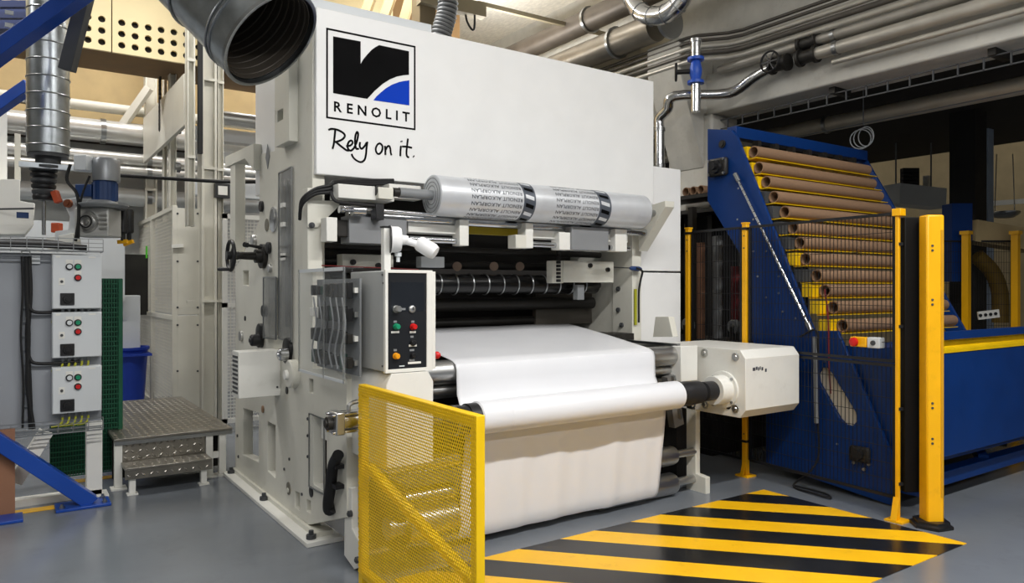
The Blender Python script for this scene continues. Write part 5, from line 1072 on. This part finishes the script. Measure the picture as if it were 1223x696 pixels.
# emergency stop box
p = W(1028, 408, X=4.975); t = thing('emergency_stop_box', 'yellow and grey emergency stop box with red button on the fence', 'switch box', p)
d2 = Vector((0, -1, 0))
obj(MB().bc(p, .07, .12, .07), 'yellow_body', M['post'], t, bevel=.006); obj(MB().bc(p-Vector((0, .11, 0)), .07, .09, .075), 'grey_body', M['lgrey'], t, bevel=.006)
obj(MB().lathe(p+Vector((-.035, .02, 0)), (-1, 0, 0), [(0, .02), (.015, .02), (.015, .032), (.03, .03), (.035, .02)], 18), 'red_button', M['red'], t); obj(MB().lathe(p+Vector((-.035, -.11, 0)), (-1, 0, 0), [(0, .018), (.01, .016)], 14), 'grey_button', M['dgrey'], t)
solo(MB().tube(sm([W(955, 402, X=5.1), W(975, 395, X=5.1), W(976, 430, X=5.14), W(975, 480, X=5.15), W(978, 540, X=5.15), W(968, 562, X=5.1), (5.05, 3.5, .02), (5.0, 3.3, .015), (4.99, 3.15, .015), (5.07, 3.25, .015), (5.06, 3.5, .02)], 6), .008, 7), 'loose_cable', M['rubber'], 'black cable hanging down the blue plate and coiled on the floor', 'cable')
solo(MB().cyl(W(973, 402, X=5.12), W(975, 505, X=5.12), .016, n=10), 'cable_conduit', M['grey'], 'thin grey conduit upright on the blue plate', 'conduit')
solo(MB().tube(sm([W(985, 345, X=5.15), W(989, 380, X=5.15), W(990, 430, X=5.15), W(992, 470, X=5.15)], 5), .006, 6), 'red_air_line', mat('dark_red_hose', (120, 30, 36), .5), 'dark red air line hanging in front of the tubes', 'hose')
# ends of further tubes lying behind on a rack (left of the plate)
for k, (px, lab) in enumerate(((819, 'left of three cardboard tube ends beside the column'), (830, 'middle of three cardboard tube ends beside the column'), (840, 'right of three cardboard tube ends beside the column'))):
    p = W(819, 229, d=8.0)-Vector((0, .104*k, 0)); solo(MB().lathe(p, (1, 0, 0), [(0, .048), (1.2, .048), (1.2, .04), (0, .04)], 20, closed=True), 'spare_tube', M['card'], lab, 'tube', 'spare tubes beside the column')
t = thing('storage_rack', 'dark rack shelf carrying spare tubes behind the fence', 'rack', W(830, 260, d=8.2))
zs = W(819, 229, d=8.0).z-.048
for dz in (0, -.16): obj(MB().box(W(819, 229, d=8).x-.05, 6.4, 4.95, 5.9, zs+dz-.04, zs+dz), 'shelf', M['dark'], t)
for yy in (5.0, 5.4, 5.85): obj(MB().box(6.3, 6.36, yy-.03, yy+.03, 0, zs-.2), 'upright', M['dark'], t); obj(MB().box(5.55, 5.61, yy-.03, yy+.03, 1.05, zs-.2), 'upright', M['dark'], t)
for k, (px, hh, m, lab) in enumerate(((836, 290, M['brownp'], 'brown upright tube standing in the dark behind the fence'), (857, 282, M['grey'], 'grey upright bar standing in the dark behind the fence'), (879, 318, mat('dark_red', (110, 20, 24), .5), 'dark red strip behind the blue conveyor plate'))):
    p = W(px, hh, d=7.5); solo(MB().cyl((p.x, p.y, 1.05), (p.x, p.y, p.z), .05, n=14), 'upright_bar', m, lab, 'bar')
for k, (px, py, lab) in enumerate(((822, 388, 'grey caster wheel behind the drive housing, left one'), (877, 390, 'grey caster wheel behind the drive housing, right one'))):
    p = W(px, py, d=7.2); t = thing('caster_wheel', lab, 'wheel', p, 'caster wheels behind the fence'); obj(MB().lathe(p-Vector((.03, 0, 0)), (1, 0, 0), [(0, .06), (.01, .07), (.05, .07), (.06, .06)], 22), 'tyre', M['grey'], t); obj(MB().lathe(p-Vector((.035, 0, 0)), (-1, 0, 0), [(0, .03), (.01, .025)], 14), 'hub', M['steel'], t)
    obj(MB().bar((p.x, p.y, p.z), (p.x, p.y, 1.05), .04, .1, (1, 0, 0)), 'fork', M['dark'], t)
solo(MB().box(5.4, 6.2, 4.6, 6.0, 0, 1.05), 'cart_base', M['inner'], 'dark low cart behind the fence posts', 'cart')
# black screen added to darken the area behind the fence
solo(MB().box(6.415, 6.44, 4.3, 7.2, 0, 2.42), 'added_dark_screen', mat('black_screen', (16, 15, 15), .9), 'black screen added for the darkness behind the fence and the storage rack', 'partition')
# background right: far fence posts, blue cabinet, duct pieces, lamp dish
for k, (px, lab) in enumerate(((1154, 'far yellow fence post right of the thick column'), (1213, 'far yellow fence post at the right edge'))):
    p = W(px, 400, d=8.4); zt = W(px, 280, d=8.4).z; t = thing('far_fence_post', lab, 'post', (p.x, p.y, 0), 'far yellow fence posts')
    obj(MB().box(p.x-.035, p.x+.035, p.y-.035, p.y+.035, 0, zt), 'post_tube', M['post'], t); obj(MB().box(p.x-.05, p.x+.05, p.y-.05, p.y+.05, zt, zt+.04), 'cap', M['post'], t)
a, b = W(1160, 400, d=8.5), W(1208, 400, d=8.5); fpanel(a, b, .4, 2.1, 'far black mesh panel between the right-hand yellow posts', 16, 14)
a, b = W(1116, 400, d=8.5), W(1150, 400, d=8.5); fpanel(a, b, .4, 2.1, 'far black mesh panel just right of the thick yellow column', 12, 14)
p = W(1180, 376, d=8.3); t = thing('socket_strip', 'white socket strip on the far mesh fence', 'socket strip', p)
obj(MB().bar(W(1168, 377, d=8.3), W(1193, 374, d=8.3), .02, .09), 'strip', M['white'], t)
for k in range(4): obj(MB().lathe(W(1171+k*6, 376.5-k*.7, d=8.28), -FW, [(0, .018), (.006, .018)], 10), 'socket', M['black'], t)
p = W(1180, 378, d=8.8); t = thing('yellow_wheel_guard', 'dim yellow curved guard behind the far mesh fence', 'guard', p)
obj(MB().tube(sm([W(1166, 305, d=8.8), W(1185, 325, d=8.8), W(1194, 350, d=8.8), W(1195, 385, d=8.8)], 6), .09, 12), 'curved_guard', mat('dull_guard_yellow', (118, 92, 22), .6), t)  # guard in a flat dull brownish yellow
a, b = W(1131, 290, d=8.6), W(1155, 290, d=8.6); solo(MB().bar(a, b, .2, .9), 'blue_far_cabinet', M['blue'], 'dark blue cabinet behind the top of the thick column', 'cabinet')
solo(MB().bar(W(1156, 276, d=8.6), W(1240, 290, d=8.8), .25, .25), 'tan_far_duct', M['tan'], 'tan horizontal duct above the far mesh fence', 'duct')
t = thing('grey_far_duct', 'grey duct end far behind the conveyor top', 'duct', W(1090, 236, d=11))
obj(MB().bar(W(1065, 232, d=11), W(1120, 238, d=11.3), .3, .3), 'duct_box', M['lgrey'], t)
for px in (1070, 1112): q = W(px, 232, d=11.1); obj(MB().cyl(q, (q.x, q.y, 3.75), .012, n=8), 'hanger', M['grey'], t)
t = thing('grille_unit', 'dark slatted ventilation unit far behind the conveyor', 'ventilator', W(1086, 215, d=11.5))
for k in range(6): obj(MB().bar(W(1077, 205+k*4.5, d=11.5), W(1095, 205+k*4.5, d=11.5), .1, .035), 'slat', M['dark'], t)
obj(MB().bar(W(1077, 217, d=11.6), W(1096, 217, d=11.6), .1, .42), 'casing', M['dark'], t)
solo(MB().bar(W(1107, 210, d=11.2), W(1107, 240, d=11.2), .08, .08, (1, 0, 0)), 'white_far_pipe', M['white'], 'white upright pipe far behind the conveyor', 'pipe')
p = W(1200, 256, d=11); t = thing('hanging_dish', 'shallow metal dish hanging on thin rods at the right edge', 'lamp dish', p)
obj(MB().lathe(p-Vector((0, 0, .06)), (0, 0, 1), [(0, .02), (.01, .12), (.05, .18), (.08, .2), (.1, .2)], 26), 'dish', M['steel'], t)
for s in (-1, 1): obj(MB().bar(p+RT*(.15*s), p+RT*(.12*s)+Vector((0, 0, .9)), .012, .012, (1, 0, 0)), 'rod', M['steel'], t)
solo(MB().bar(W(1183, 243, d=12.5), W(1240, 239, d=12.5), .06, .08), 'far_lamp_rail', M['white'], 'pale rail on the far ochre wall', 'rail')
